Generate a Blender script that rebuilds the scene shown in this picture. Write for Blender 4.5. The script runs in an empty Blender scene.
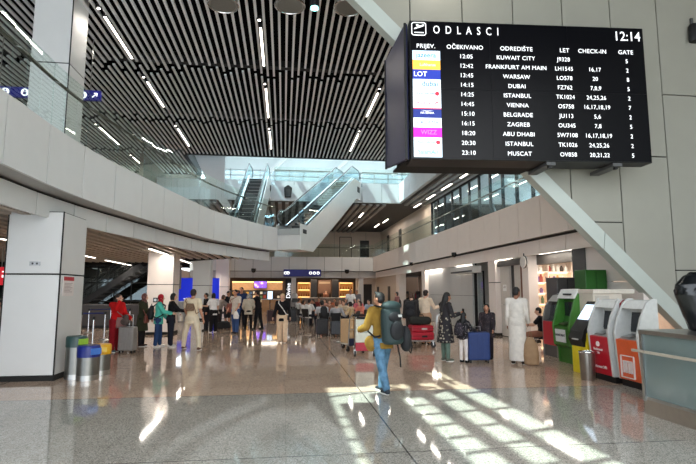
import bpy, bmesh, math, random
from mathutils import Vector, Matrix, Quaternion
random.seed(7)
SC = bpy.context.scene
COL = SC.collection
R = math.radians
PI = math.pi

# ---------------------------------------------------------------- camera
EYE, FPX, PITCH, YAW = 1.72, 500.0, math.atan(59/500), R(7.3)
cam_data = bpy.data.cameras.new('camera')
cam_data.sensor_width = 36
cam_data.lens = 36*FPX/696
cam_data.clip_end = 300
cam = bpy.data.objects.new('camera', cam_data)
COL.objects.link(cam)
cam.location = (0, 0, EYE)
cam.rotation_euler = (PI/2+PITCH, 0, -YAW)
SC.camera = cam

# ---------------------------------------------------------------- sky, sun, daylight, exposure
SC.view_settings.view_transform = 'Standard'
SC.view_settings.look = 'None'
SC.view_settings.gamma = 1
SC.view_settings.use_curve_mapping = False
SC.view_settings.exposure = 1.3
SUN_DIR = Vector((0.50, 0.16, -0.85)).normalized()
SUN_POWER = 4.6
SKY_POWER = 2.1

world = bpy.data.worlds.new('sky')
SC.world = world
world.use_nodes = True
wn, wl = world.node_tree.nodes, world.node_tree.links
bg = wn['Background']
wtc = wn.new('ShaderNodeTexCoord')
wnz = wn.new('ShaderNodeTexNoise'); wnz.inputs['Scale'].default_value = 3.0; wnz.inputs['Detail'].default_value = 5
wcr = wn.new('ShaderNodeValToRGB')
wcr.color_ramp.elements[0].position = .42; wcr.color_ramp.elements[0].color = (.74, .87, 1, 1)
wcr.color_ramp.elements[1].position = .62; wcr.color_ramp.elements[1].color = (1, 1, 1, 1)
wl.new(wtc.outputs['Generated'], wnz.inputs['Vector'])
wl.new(wnz.outputs['Fac'], wcr.inputs['Fac'])
wl.new(wcr.outputs['Color'], bg.inputs['Color'])
bg.inputs['Strength'].default_value = SKY_POWER

sd = bpy.data.lights.new('sun', 'SUN'); sd.energy = SUN_POWER; sd.angle = R(.55); sd.color = (.80, 1, .93)
sun = bpy.data.objects.new('sun', sd); COL.objects.link(sun)
sun.rotation_euler = SUN_DIR.to_track_quat('-Z', 'Y').to_euler()

def area(name, loc, rot, sx, sy, power, color=(1, 1, 1), portal=False):
    d = bpy.data.lights.new(name, 'AREA'); d.shape = 'RECTANGLE'; d.size = sx; d.size_y = sy
    d.energy = power; d.color = color
    if portal: d.cycles.is_portal = True
    o = bpy.data.objects.new(name, d); COL.objects.link(o)
    o.location = loc; o.rotation_euler = rot
    return o
# the sky is sampled through the glazed front, the roof light and the high back glazing
area('front_glazing_portal', (-4, -7.9, 4.8), (R(90), 0, PI), 40, 9.6, 1, portal=True)
area('front_roof_portal', (-4, -4.4, 10.2), (0, 0, 0), 38, 7.0, 1, portal=True)
area('roof_glazing_portal', (2, 36, 16.3), (0, 0, 0), 20, 14, 1, portal=True)

# ---------------------------------------------------------------- projection helper (a pixel of the photo -> a point of the place)
def ray(px, py):
    u, v = (px-348)/FPX, (232-py)/FPX
    cp, sp, c, s = math.cos(PITCH), math.sin(PITCH), math.cos(YAW), math.sin(YAW)
    fy, z = cp-v*sp, sp+v*cp
    return (u*c+fy*s, -u*s+fy*c, z)
def G(px, py, z=0):
    r = ray(px, py); t = (z-EYE)/r[2]
    return Vector((r[0]*t, r[1]*t, z))
def atY(px, py, y):
    r = ray(px, py); t = y/r[1]
    return Vector((r[0]*t, y, EYE+r[2]*t))
def atX(px, py, x):
    r = ray(px, py); t = x/r[0]
    return Vector((x, r[1]*t, EYE+r[2]*t))

# ---------------------------------------------------------------- materials
def lin(c):
    return tuple(((v/255)/12.92 if v/255 <= .04045 else ((v/255+.055)/1.055)**2.4) for v in c)
MATS = {}
def M(name, rgb=(128, 128, 128), rough=.5, metal=0., var=.05, scale=14., spec=.5, bump=0.):
    if name in MATS: return MATS[name]
    m = bpy.data.materials.new(name); m.use_nodes = True
    n, l = m.node_tree.nodes, m.node_tree.links
    b = n['Principled BSDF']
    c = lin(rgb)
    tc = n.new('ShaderNodeTexCoord'); nz = n.new('ShaderNodeTexNoise')
    nz.inputs['Scale'].default_value = scale; nz.inputs['Detail'].default_value = 3
    l.new(tc.outputs['Object'], nz.inputs['Vector'])
    cr = n.new('ShaderNodeValToRGB')
    cr.color_ramp.elements[0].position = .3; cr.color_ramp.elements[1].position = .7
    cr.color_ramp.elements[0].color = tuple(v*(1-var) for v in c)+(1,)
    cr.color_ramp.elements[1].color = tuple(min(1, v*(1+var)) for v in c)+(1,)
    l.new(nz.outputs['Fac'], cr.inputs['Fac']); l.new(cr.outputs['Color'], b.inputs['Base Color'])
    b.inputs['Roughness'].default_value = rough; b.inputs['Metallic'].default_value = metal
    b.inputs['Specular IOR Level'].default_value = spec
    if bump:
        bp = n.new('ShaderNodeBump'); bp.inputs['Strength'].default_value = bump
        l.new(nz.outputs['Fac'], bp.inputs['Height']); l.new(bp.outputs['Normal'], b.inputs['Normal'])
    MATS[name] = m
    return m
def glow(name, rgb, power):
    if name in MATS: return MATS[name]
    m = bpy.data.materials.new(name); m.use_nodes = True
    b = m.node_tree.nodes['Principled BSDF']; c = lin(rgb)+(1,)
    b.inputs['Base Color'].default_value = c; b.inputs['Emission Color'].default_value = c
    b.inputs['Emission Strength'].default_value = power
    MATS[name] = m
    return m
def glass(name, tint=(246, 252, 250), rough=0.02, ior=1.5, gain=1.0):
    if name in MATS: return MATS[name]
    m = bpy.data.materials.new(name); m.use_nodes = True
    n, l = m.node_tree.nodes, m.node_tree.links
    n.remove(n['Principled BSDF'])
    t = n.new('ShaderNodeBsdfTransparent'); t.inputs['Color'].default_value = lin(tint)+(1,)
    g = n.new('ShaderNodeBsdfGlossy'); g.inputs['Roughness'].default_value = rough
    g.inputs['Color'].default_value = (.9, 1, .98, 1)
    f = n.new('ShaderNodeFresnel'); f.inputs['IOR'].default_value = ior
    mu = n.new('ShaderNodeMath'); mu.operation = 'MULTIPLY'; mu.use_clamp = True; mu.inputs[1].default_value = gain
    mx = n.new('ShaderNodeMixShader')
    ge = n.new('ShaderNodeNewGeometry'); fr = n.new('ShaderNodeMath'); fr.operation = 'SUBTRACT'; fr.inputs[0].default_value = 1
    m2 = n.new('ShaderNodeMath'); m2.operation = 'MULTIPLY'
    l.new(ge.outputs['Backfacing'], fr.inputs[1])
    l.new(f.outputs[0], mu.inputs[0]); l.new(mu.outputs[0], m2.inputs[0]); l.new(fr.outputs[0], m2.inputs[1]); l.new(m2.outputs[0], mx.inputs['Fac'])
    l.new(t.outputs[0], mx.inputs[1]); l.new(g.outputs[0], mx.inputs[2])
    l.new(mx.outputs[0], n['Material Output'].inputs['Surface'])
    MATS[name] = m
    return m
def pattern(name, base, spots, scale=18., thr=.32, rough=.8):
    """cloth printed with blobs: voronoi cells of a second and third colour"""
    if name in MATS: return MATS[name]
    m = bpy.data.materials.new(name); m.use_nodes = True
    n, l = m.node_tree.nodes, m.node_tree.links
    b = n['Principled BSDF']; b.inputs['Roughness'].default_value = rough
    tc = n.new('ShaderNodeTexCoord'); v = n.new('ShaderNodeTexVoronoi'); v.inputs['Scale'].default_value = scale
    l.new(tc.outputs['Object'], v.inputs['Vector'])
    cr = n.new('ShaderNodeValToRGB'); cr.color_ramp.interpolation = 'CONSTANT'
    e = cr.color_ramp.elements
    e[0].position = 0; e[0].color = lin(spots[0])+(1,)
    e[1].position = thr; e[1].color = lin(base)+(1,)
    if len(spots) > 1:
        x = cr.color_ramp.elements.new(thr*.55); x.color = lin(spots[1])+(1,)
    l.new(v.outputs['Distance'], cr.inputs['Fac']); l.new(cr.outputs['Color'], b.inputs['Base Color'])
    MATS[name] = m
    return m

def floor_material():
    m = bpy.data.materials.new('polished_granite'); m.use_nodes = True
    n, l = m.node_tree.nodes, m.node_tree.links
    b = n['Principled BSDF']
    def math_(op, a, v=None, clamp=False):
        q = n.new('ShaderNodeMath'); q.operation = op; q.use_clamp = clamp
        if isinstance(a, (int, float)): q.inputs[0].default_value = a
        else: l.new(a, q.inputs[0])
        if v is not None:
            if isinstance(v, (int, float)): q.inputs[1].default_value = v
            else: l.new(v, q.inputs[1])
        return q.outputs[0]
    def mix(f, a, c):
        q = n.new('ShaderNodeMix'); q.data_type = 'RGBA'
        if isinstance(f, (int, float)): q.inputs['Factor'].default_value = f
        else: l.new(f, q.inputs['Factor'])
        for s, v in (('A', a), ('B', c)):
            k = [i for i in q.inputs if i.name == s and i.type == 'RGBA'][0]
            if isinstance(v, tuple): k.default_value = v+(1,)
            else: l.new(v, k)
        return [o for o in q.outputs if o.type == 'RGBA'][0]
    tc = n.new('ShaderNodeTexCoord'); sp = n.new('ShaderNodeSeparateXYZ'); l.new(tc.outputs['Object'], sp.inputs[0])
    X, Y = sp.outputs['X'], sp.outputs['Y']
    v1 = n.new('ShaderNodeTexVoronoi'); v1.inputs['Scale'].default_value = 95; l.new(tc.outputs['Object'], v1.inputs['Vector'])
    bw = n.new('ShaderNodeRGBToBW'); l.new(v1.outputs['Color'], bw.inputs[0])
    nz = n.new('ShaderNodeTexNoise'); nz.inputs['Scale'].default_value = 1.3; nz.inputs['Detail'].default_value = 4
    l.new(tc.outputs['Object'], nz.inputs['Vector'])
    cr = n.new('ShaderNodeValToRGB'); l.new(bw.outputs[0], cr.inputs['Fac'])
    e = cr.color_ramp.elements
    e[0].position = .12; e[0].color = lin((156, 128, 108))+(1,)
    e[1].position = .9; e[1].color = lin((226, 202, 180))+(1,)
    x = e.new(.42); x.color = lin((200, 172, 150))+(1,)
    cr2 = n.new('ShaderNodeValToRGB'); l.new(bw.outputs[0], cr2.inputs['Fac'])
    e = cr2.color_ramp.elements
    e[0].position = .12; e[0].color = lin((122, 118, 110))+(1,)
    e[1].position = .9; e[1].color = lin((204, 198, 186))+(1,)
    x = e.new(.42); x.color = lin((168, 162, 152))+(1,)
    near = math_('LESS_THAN', Y, 8.76)  # daylight near and warm indoor light beyond put into the stone colour
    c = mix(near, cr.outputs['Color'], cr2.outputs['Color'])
    # slab-to-slab tone
    fx = math_('FLOOR', math_('DIVIDE', math_('SUBTRACT', X, 1.35), .65)); fy = math_('FLOOR', math_('DIVIDE', math_('SUBTRACT', Y, 5.5), .65))
    cb = n.new('ShaderNodeCombineXYZ'); l.new(fx, cb.inputs[0]); l.new(fy, cb.inputs[1])
    wn_ = n.new('ShaderNodeTexWhiteNoise'); l.new(cb.outputs[0], wn_.inputs['Vector'])
    tone = math_('ADD', math_('MULTIPLY', wn_.outputs['Value'], .10), .92)
    tone = math_('MULTIPLY', tone, math_('ADD', math_('MULTIPLY', nz.outputs['Fac'], .24), .88))
    hs = n.new('ShaderNodeHueSaturation'); l.new(c, hs.inputs['Color']); l.new(tone, hs.inputs['Value'])
    def joint(co, off, per, w):
        a = math_('ABSOLUTE', math_('SUBTRACT', math_('FRACT', math_('DIVIDE', math_('SUBTRACT', co, off-per/2), per)), .5))
        return math_('LESS_THAN', a, w/per)
    thin = math_('MAXIMUM', joint(X, 1.35, .65, .003), joint(Y, 5.5, .65, .003))
    big = math_('MAXIMUM', joint(X, 1.35, 6.5, .011), joint(Y, 5.5, 3.25, .009))
    c2 = mix(math_('MULTIPLY', thin, .35), hs.outputs['Color'], lin((90, 84, 78)))
    c3 = mix(math_('MULTIPLY', big, .8), c2, lin((62, 58, 54)))
    l.new(c3, b.inputs['Base Color'])
    b.inputs['Roughness'].default_value = .05
    b.inputs['Specular IOR Level'].default_value = .55
    return m

# ---------------------------------------------------------------- mesh builder
class MB:
    def __init__(s): s.v, s.f = [], []
    def add(s, vs, fs):
        o = len(s.v); s.v += [tuple(p) for p in vs]; s.f += [[i+o for i in q] for q in fs]; return s
    def box(s, x0, y0, z0, x1, y1, z1):
        x0, x1 = sorted((x0, x1)); y0, y1 = sorted((y0, y1)); z0, z1 = sorted((z0, z1))
        return s.add([(x0, y0, z0), (x1, y0, z0), (x1, y1, z0), (x0, y1, z0), (x0, y0, z1), (x1, y0, z1), (x1, y1, z1), (x0, y1, z1)],
                     [(3, 2, 1, 0), (4, 5, 6, 7), (0, 1, 5, 4), (1, 2, 6, 5), (2, 3, 7, 6), (3, 0, 4, 7)])
    def bar(s, a, b, w, h, up=(0, 0, 1)):
        """a rectangular bar from a to b, w across, h along up"""
        a, b = Vector(a), Vector(b); d = (b-a).normalized(); u = Vector(up)
        sx = d.cross(u)
        if sx.length < 1e-5: sx = d.cross(Vector((1, 0, 0)))
        sx.normalize(); u = sx.cross(d).normalized()
        p = []
        for q in (a, b):
            for i, j in ((-1, -1), (1, -1), (1, 1), (-1, 1)): p.append(q+sx*(i*w/2)+u*(j*h/2))
        return s.add(p, [(0, 1, 2, 3), (7, 6, 5, 4), (0, 4, 5, 1), (1, 5, 6, 2), (2, 6, 7, 3), (3, 7, 4, 0)])
    def extrude(s, poly, vec):
        n = len(poly); p = [Vector(q) for q in poly]; v = Vector(vec)
        fs = [list(range(n))[::-1], list(range(n, 2*n))]
        fs += [(i, (i+1) % n, n+(i+1) % n, n+i) for i in range(n)]
        return s.add(p+[q+v for q in p], fs)
    def tube(s, path, r, n=8, closed=False):
        pts = [Vector(p) for p in path]; m = len(pts); rs = r if isinstance(r, (list, tuple)) else [r]*m
        tan = []
        for i in range(m):
            a = pts[(i-1) % m] if closed or i > 0 else pts[i]
            b = pts[(i+1) % m] if closed or i < m-1 else pts[i]
            t = b-a
            tan.append(t.normalized() if t.length > 1e-9 else Vector((0, 0, 1)))
        u = tan[0].orthogonal().normalized(); vs = []
        for i in range(m):
            if i:
                q = tan[i-1].rotation_difference(tan[i]); u = q @ u
            w = tan[i].cross(u).normalized()
            for k in range(n):
                a = 2*PI*k/n; vs.append(pts[i]+(u*math.cos(a)+w*math.sin(a))*rs[i])
        fs = []
        for i in range(m if closed else m-1):
            j = (i+1) % m
            for k in range(n): fs.append((i*n+k, i*n+(k+1) % n, j*n+(k+1) % n, j*n+k))
        if not closed: fs += [tuple(range(n))[::-1], tuple(range((m-1)*n, m*n))]
        return s.add(vs, fs)
    def cyl(s, a, b, r0, r1=None, n=20):
        return s.tube([a, b], [r0, r0 if r1 is None else r1], n)
    def ell(s, c, r, n=14, m=9, rot=None):
        c = Vector(c); vs = [(0, 0, 1)]
        for i in range(1, m):
            t = PI*i/m
            for k in range(n): vs.append((math.sin(t)*math.cos(2*PI*k/n), math.sin(t)*math.sin(2*PI*k/n), math.cos(t)))
        vs.append((0, 0, -1)); P = []
        for x in vs:
            q = Vector((x[0]*r[0], x[1]*r[1], x[2]*r[2]))
            if rot is not None: q = rot @ q
            P.append(c+q)
        fs = [(0, 1+k, 1+(k+1) % n) for k in range(n)]
        for i in range(m-2):
            for k in range(n): fs.append((1+i*n+k, 1+(i+1)*n+k, 1+(i+1)*n+(k+1) % n, 1+i*n+(k+1) % n))
        L = len(P)-1; b0 = 1+(m-2)*n
        fs += [(L, b0+(k+1) % n, b0+k) for k in range(n)]
        return s.add(P, fs)
    def cap(s, a, b, ra, rb=None, n=12):
        """a round-ended tapered limb"""
        rb = ra if rb is None else rb; a, b = Vector(a), Vector(b); d = b-a; L = d.length
        if L < 1e-6: return s.ell(a, (ra,)*3)
        d.normalize(); pts, rs = [], []
        for k in range(5):
            t = PI/2*(1-k/4); pts.append(a-d*(ra*math.sin(t))); rs.append(max(ra*math.cos(t), ra*.04))
        for k in range(5):
            t = PI/2*k/4; pts.append(b+d*(rb*math.sin(t))); rs.append(max(rb*math.cos(t), rb*.04))
        return s.tube(pts, rs, n)
    def loft(s, rings, n=20):
        """rings: (centre, rx, ry[, rotation matrix]) - elliptical sections joined and capped"""
        vs = []
        for r in rings:
            c = Vector(r[0]); rot = r[3] if len(r) > 3 else None
            for k in range(n):
                q = Vector((math.cos(2*PI*k/n)*r[1], math.sin(2*PI*k/n)*r[2], 0))
                vs.append(c+(rot @ q if rot is not None else q))
        fs = []
        for i in range(len(rings)-1):
            for k in range(n): fs.append((i*n+k, i*n+(k+1) % n, (i+1)*n+(k+1) % n, (i+1)*n+k))
        m = len(rings)
        fs += [tuple(range(n))[::-1], tuple(range((m-1)*n, m*n))]
        return s.add(vs, fs)
    def mesh(s, name, mat):
        me = bpy.data.meshes.new(name); me.from_pydata(s.v, [], s.f)
        bm = bmesh.new(); bm.from_mesh(me); bmesh.ops.recalc_face_normals(bm, faces=bm.faces); bm.to_mesh(me); bm.free()
        me.materials.append(mat)
        return me
    def build(s, name, mat, parent=None, bevel=0., smooth=False, loc=None, rz=0.):
        me = s.mesh(name, mat)
        o = bpy.data.objects.new(name, me); COL.objects.link(o)
        if parent is not None: o.parent = parent
        if loc is not None: o.location = loc
        o.rotation_euler.z = rz
        if smooth:
            me.polygons.foreach_set('use_smooth', [True]*len(me.polygons))
            if hasattr(me, 'set_sharp_from_angle'): me.set_sharp_from_angle(angle=R(40))
        if bevel:
            b = o.modifiers.new('bevel', 'BEVEL'); b.width = bevel; b.segments = 2; b.limit_method = 'ANGLE'; b.angle_limit = R(40)
        return o

def tag(o, label=None, cat=None, group=None, kind=None):
    if label: o['label'] = label
    if cat: o['category'] = cat
    if group: o['group'] = group
    if kind: o['kind'] = kind
    return o
def thing(name, label, cat, loc=(0, 0, 0), rz=0., group=None):
    o = bpy.data.objects.new(name, None); COL.objects.link(o)
    o.empty_display_size = .2
    o.location = loc; o.rotation_euler = (0, 0, rz)
    return tag(o, label, cat, group)
def struct(name, mb, mat, **k):
    o = mb.build(name, mat, **k); o['kind'] = 'structure'; return o
def dup(root, loc, rz, label, group=None):
    r = root.copy(); COL.objects.link(r); r.location = loc; r.rotation_euler = (0, 0, rz); r['label'] = label
    if group: r['group'] = group
    for ch in list(root.children):
        c = ch.copy(); COL.objects.link(c); c.parent = r
        for g in ch.children:
            d = g.copy(); COL.objects.link(d); d.parent = c
    return r

def text(name, body, size, mat, parent, loc, rot, align='CENTER', depth=.004, sx=1., bold=0., sp=1.):
    """lettering as its own mesh"""
    cu = bpy.data.curves.new(name, 'FONT'); cu.body = body; cu.size = size; cu.align_x = align; cu.align_y = 'CENTER'
    cu.extrude = depth/2; cu.offset = bold; cu.resolution_u = 3; cu.space_character = sp
    t = bpy.data.objects.new(name+'_tmp', cu); COL.objects.link(t)
    dg = bpy.context.evaluated_depsgraph_get()
    me = bpy.data.meshes.new_from_object(t.evaluated_get(dg)); me.name = name
    bpy.data.objects.remove(t); bpy.data.curves.remove(cu)
    me.materials.clear(); me.materials.append(mat)
    o = bpy.data.objects.new(name, me); COL.objects.link(o)
    if parent is not None: o.parent = parent
    o.location = loc; o.rotation_euler = rot; o.scale = (sx, 1, 1)
    return o

# shared materials
WHITE = M('white_cladding', (214, 213, 211), .38, var=.015, scale=3)
PINKW = M('warm_white_cladding', (238, 226, 217), .38, var=.015, scale=3)
GREYC = M('grey_green_cladding', (160, 157, 145), .4, var=.02, scale=2)
EDGE = M('pale_edge_cladding', (188, 194, 186), .35, var=.02, scale=3)
JOINT = M('dark_joint', (30, 29, 28), .9)
BLACK = M('black_paint', (14, 14, 15), .55)
DARK = M('dark_ceiling_void', (6, 6, 7), .95, spec=.1)
SLAT = M('grey_slat', (240, 240, 240), .5, var=.03)
BROWNSLAT = M('grey_brown_slat', (196, 184, 172), .5, var=.05)
STEEL = M('brushed_steel', (176, 176, 174), .28, 1., var=.04, scale=30)
CHROME = M('polished_chrome', (205, 205, 205), .14, 1., var=.02)
GRAPH = M('graphite_plastic', (44, 45, 47), .45)
LAMP = glow('lamp_diffuser', (255, 246, 230), 4.)
LAMP2 = glow('soffit_lamp_diffuser', (255, 246, 232), 3.)
GLASS = glass('balustrade_glass', (246, 251, 249), gain=1.1)
CLEAR = glass('clear_glazing', (248, 252, 252), gain=1.0)
BEIGE = M('beige_wall_panel', (214, 196, 178), .5, var=.02, scale=2)
FLOORM = floor_material()
# ================================================================ THE SETTING
struct('floor', MB().box(-24, -8, -.2, 16, 50, 0), FLOORM)

# ---- front glazing behind the viewer (open bays between mullions)
m = MB()
for i in range(21): m.box(-24+i*2-.04, -8.1, 0, -24+i*2+.04, -7.9, 9.9)
for z in (.05, 3.2, 6.4, 9.85): m.box(-24, -8.08, z-.05, 16, -7.92, z+.05)
struct('window_front_frame', m, M('grey_mullion', (120, 122, 124), .4))

# ---- roof slab with an unseen roof light shaped to throw the sun patches
SH = SUN_DIR*(10.0/-SUN_DIR.z)          # where a ray through the roof plane lands
def fl(x, y): return Vector((x-SH.x, y-SH.y, 0))
x0, y0 = fl(.70, 3.0).xy; x1, y1 = fl(3.42, 10.6).xy
m = MB()
yo = -.9                                                  # unseen roof left open from here forward, added for daylight
m.box(-24, yo, 9.95, x0, 29, 10.15).box(x1, yo, 9.95, 16, 29, 10.15)
m.box(x0, yo, 9.95, x1, y0, 10.15).box(x0, y1, 9.95, x1, 29, 10.15)
for i in range(11): m.box(-24+i*4-.08, -8, 9.95, -24+i*4+.08, yo, 10.15)
for k in range(3): m.box(-24, -8+k*2.4-.06, 9.95, 16, -8+k*2.4+.06, 10.15)
struct('ceiling_slab', m, DARK)
m = MB()  # bars and blanks set back along the sun from the floor patches
def rl(xa, ya, xb, yb):
    a, b = fl(xa, ya), fl(xb, yb); m.box(a.x, a.y, 9.95, b.x, b.y, 10.15)
rl(.9, 3, 1.84, 7.9); rl(1.46, 7.9, 1.84, 8.6); rl(.70, 9.2, 1.5, 10.6); rl(1.5, 9.35, 2.36, 10.6); rl(1.84, 8.25, 2.36, 8.75)
rl(2.29, 3, 2.43, 10.6); rl(2.36, 9.5, 2.9, 10.6); rl(2.85, 3, 2.96, 10.6)
for y in [4.2+.56*k for k in range(8)]:
    a, b = fl(1.80, y), fl(2.36, y+.14); m.bar((a.x, a.y, 10.05), (b.x, b.y, 10.05), .10, .2)
for y in [3.9+.75*k for k in range(9)]:
    a, b = fl(2.36, y+.2), fl(2.92, y+.36); m.bar((a.x, a.y, 10.05), (b.x, b.y, 10.05), .10, .2)
for y in [3.7+1.16*k for k in range(7)]:
    a, b = fl(2.88, y), fl(3.45, y+.17); m.bar((a.x, a.y, 10.05), (b.x, b.y, 10.05), .12, .2)
for y in (5.4, 6.0, 6.55, 7.05): a, b = fl(.66, y), fl(.95, y+.03); m.bar((a.x, a.y, 10.05), (b.x, b.y, 10.05), .07, .2)
a, b = fl(.66, 8.35), fl(1.5, 8.75); m.bar((a.x, a.y, 10.05), (b.x, b.y, 10.05), .09, .2)
struct('sun_patch_frame', m, M('white_steel_frame', (225, 226, 226), .4))

# ---- slatted ceiling
gaps = [7.6, 12.0, 17.45, 22.9, 28.85]
ends_left = [7.6, 12.0, 17.45, 22.9, 28.35, 34.0]
m = MB(); rr = random.Random(3)
nx = int((15.6+21.8)/.22)
for i in range(nx):
    x = -21.8+i*.22
    e = ends_left if x < -5.6 else gaps
    jit = [rr.choice((-.5, -.25, 0, .25, .5)) for _ in e]
    if x >= -5.6: jit[-1] = 0
    for k in range(len(e)-1):
        w = .036
        m.box(x-w, e[k]+.17+jit[k]*.8, 9.5, x+w, e[k+1]-.17+jit[k+1]*.8, 9.56)
struct('ceiling_slats', m, SLAT)
m = MB()
for e in gaps[1:4]: m.box(-22, e-.14, 9.72, 15.8, e+.14, 9.94)
m.box(-22, 28.2, 9.72, -5.7, 28.5, 9.94)
m.box(-5.7, 28.8, 9.5, 15.8, 29.0, 10.15)
m.box(-22, 33.9, 9.5, -5.7, 34.1, 10.15).box(-24, 28.9, 9.95, -5.6, 34.1, 10.15).box(-5.75, 28.9, 9.45, -5.6, 34.1, 10.15)
struct('ceiling_beams', m, BLACK)

# ---- outer shell
m = MB().box(-24.2, -8, 0, -24, 36, 10.1)
struct('wall_left', m, M('side_wall_paint', (186, 182, 176), .7))
struct('wall_right', MB().box(10.2, -8, 0, 10.4, 10.6, 10.1), GREYC)
m = MB().box(16, 10, 0, 16.2, 48.5, 4.9).box(16, 29, 7.4, 16.2, 48.5, 16.3).box(16, 31, 4.9, 16.2, 48.5, 7.4).box(16, 10, 7.4, 16.2, 31, 12.6).box(10.2, 10.6, 0, 16.2, 10.75, 4)
struct('wall_right_outer', m, BEIGE)

# ---- diagonal cladding wall on the right with its pale sloping edge
YW = 10.6
D0, D1 = (1.3, 8.52), (9.9, .12)                        # the sloping lower edge (x, z)
def dz(x): return D0[1]+(D1[1]-D0[1])*(x-D0[0])/(D1[0]-D0[0])
wall = MB(); joint = MB()
wp = 1.25                                               # panel width
xj = [.30+wp*k for k in range(9)]
hj = {5: [3.3], 6: [atY(665, 157, YW).z], 7: [atY(690, 96, YW).z, 2.2], 8: [5.7]}
def zin(x): return dz(x)+.42
for k in range(len(xj)-1):
    xa, xb = xj[k]+.014, xj[k+1]-.014
    za, zb = zin(xa), zin(xb)
    top = 9.95
    if za >= top and zb >= top: continue
    lo = [top]+[z for z in sorted(hj.get(k, []), reverse=True)]
    # panels cut by the slope, top to bottom
    cuts = lo+[-1]
    for c in range(len(cuts)-1):
        zt, zb_ = cuts[c]-.014, cuts[c+1]+.014
        a, b = max(za, zb_), max(zb, zb_)
        if zt <= b: continue
        poly = []
        if a < zt: poly = [(xa, YW, a)]
        else:
            f = (za-zt)/(za-zb); poly = [(xa+(xb-xa)*f, YW, zt)]
        if za > zb_ > zb:
            f = (za-zb_)/(za-zb); poly.append((xa+(xb-xa)*f, YW, zb_))
        poly += [(xb, YW, b), (xb, YW, zt)]
        if a < zt: poly.append((xa, YW, zt))
        wall.extrude(poly, (0, .05, 0))
struct('wall_diagonal', wall, GREYC)
struct('wall_diagonal_backing', MB().extrude([(D0[0]-.6, YW+.05, dz(D0[0]-.6)+.2), (D1[0], YW+.05, D1[1]+.2), (10.2, YW+.05, .02), (10.2, YW+.05, 9.95), (D0[0]-.6, YW+.05, 9.95)], (0, .12, 0)), JOINT)
m = MB()
ex = [D0[0]-1.2, 3.35, 5.55, 7.3, D1[0]]
for i in range(4):
    xa, xb = ex[i]+(.006 if i else 0), ex[i+1]-.006
    m.extrude([(xa, YW-.04, dz(xa)+.40), (xa, YW+.02, dz(xa)), (xa, YW+.3, dz(xa)), (xa, YW+.3, dz(xa)+.40)],
              (xb-xa, 0, dz(xb)-dz(xa)))
struct('trim_diagonal_edge', m, EDGE)

# ---- curved and straight slab edges
LP = [(-4.25, -7.8), (-4.25, 4), (-4.25, 8), (-4.24, 9.9), (-4.12, 11.4), (-3.9, 12.85), (-3.66, 14.2), (-3.42, 15.6), (-3.1, 17.2), (-2.66, 19.15), (-1.86, 21.2), (-.94, 23.2), (-.31, 24.15)]
def spline(pts, step=.12):
    out = []
    for i in range(len(pts)-1):
        p0, p1, p2, p3 = [Vector(pts[max(0, min(len(pts)-1, j))]) for j in (i-1, i, i+1, i+2)]
        n = max(2, int((p2-p1).length/step))
        for k in range(n):
            t = k/n
            out.append(.5*((2*p1)+(p2-p0)*t+(2*p0-5*p1+4*p2-p3)*t*t+(3*p1-p0-3*p2+p3)*t**3))
    out.append(Vector(pts[-1])); return out
def offset(path, d):
    out = []
    for i, p in enumerate(path):
        t = (path[min(i+1, len(path)-1)]-path[max(i-1, 0)]).normalized()
        out.append(p+Vector((t.y, -t.x))*d)
    return out
def sample(path, s):
    for i in range(len(path)-1):
        L = (path[i+1]-path[i]).length
        if s <= L: return path[i].lerp(path[i+1], s/L)
        s -= L
    return path[-1].copy()
def length(path): return sum((path[i+1]-path[i]).length for i in range(len(path)-1))
def panels(path, first, width, z0, z1, th, gap=.026, sub=4):
    """flat-fronted cladding panels along a plan path; th points to the inside (negative offset)"""
    L = length(path); cuts = [0]; s = first
    while s < L: cuts.append(s); s += width
    cuts.append(L); mb = MB(); inner = offset(path, -th)
    for a, b in zip(cuts, cuts[1:]):
        if b-a < .05: continue
        a2, b2 = a+gap/2, b-gap/2; n = sub
        P = [sample(path, a2+(b2-a2)*k/n) for k in range(n+1)]
        Q = [sample(inner, (a2+(b2-a2)*k/n)*length(inner)/L) for k in range(n+1)]
        vs = [(p.x, p.y, z) for z in (z0, z1) for p in P]+[(p.x, p.y, z) for z in (z0, z1) for p in Q]
        N = n+1; fs = []
        for k in range(n):
            fs += [(k, k+1, N+k+1, N+k), (2*N+k+1, 2*N+k, 3*N+k, 3*N+k+1), (k+1, k, 2*N+k, 2*N+k+1), (N+k, N+k+1, 3*N+k+1, 3*N+k)]
        fs += [(0, N, 3*N, 2*N), (n, 2*N+n, 3*N+n, N+n)]
        mb.add(vs, fs)
    return mb
lp = spline(LP)
# a joint falls at y = 12.2
s_ = 0
for i in range(len(lp)-1):
    if lp[i].y > 12.2: break
    s_ += (lp[i+1]-lp[i]).length
def backing(name, path, z0, z1, d):
    o1, o2 = offset(path, -d), offset(path, -d-.02); m = MB(); N = len(path)
    m.add([(p.x, p.y, z) for z in (z0+.01, z1-.01) for q in (o1, o2) for p in q],
          [f for k in range(N-1) for f in ((k, k+1, 2*N+k+1, 2*N+k), (N+k+1, N+k, 3*N+k, 3*N+k+1), (2*N+k, 2*N+k+1, 3*N+k+1, 3*N+k))])
    return struct(name, m, JOINT)
backing('wall_left_parapet_backing', lp, 3.64, 4.72, .045)
struct('wall_left_parapet', panels(lp, s_ % 1.42, 1.42, 3.64, 4.72, .06), WHITE)
band = offset(lp, -.47)
backing('wall_left_band_backing', band, 3.17, 3.60, .04)
struct('wall_left_band', panels(band, (s_-.75) % 1.42, 1.42, 3.17, 3.60, .05), WHITE)
ins = offset(lp, -.07)
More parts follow.
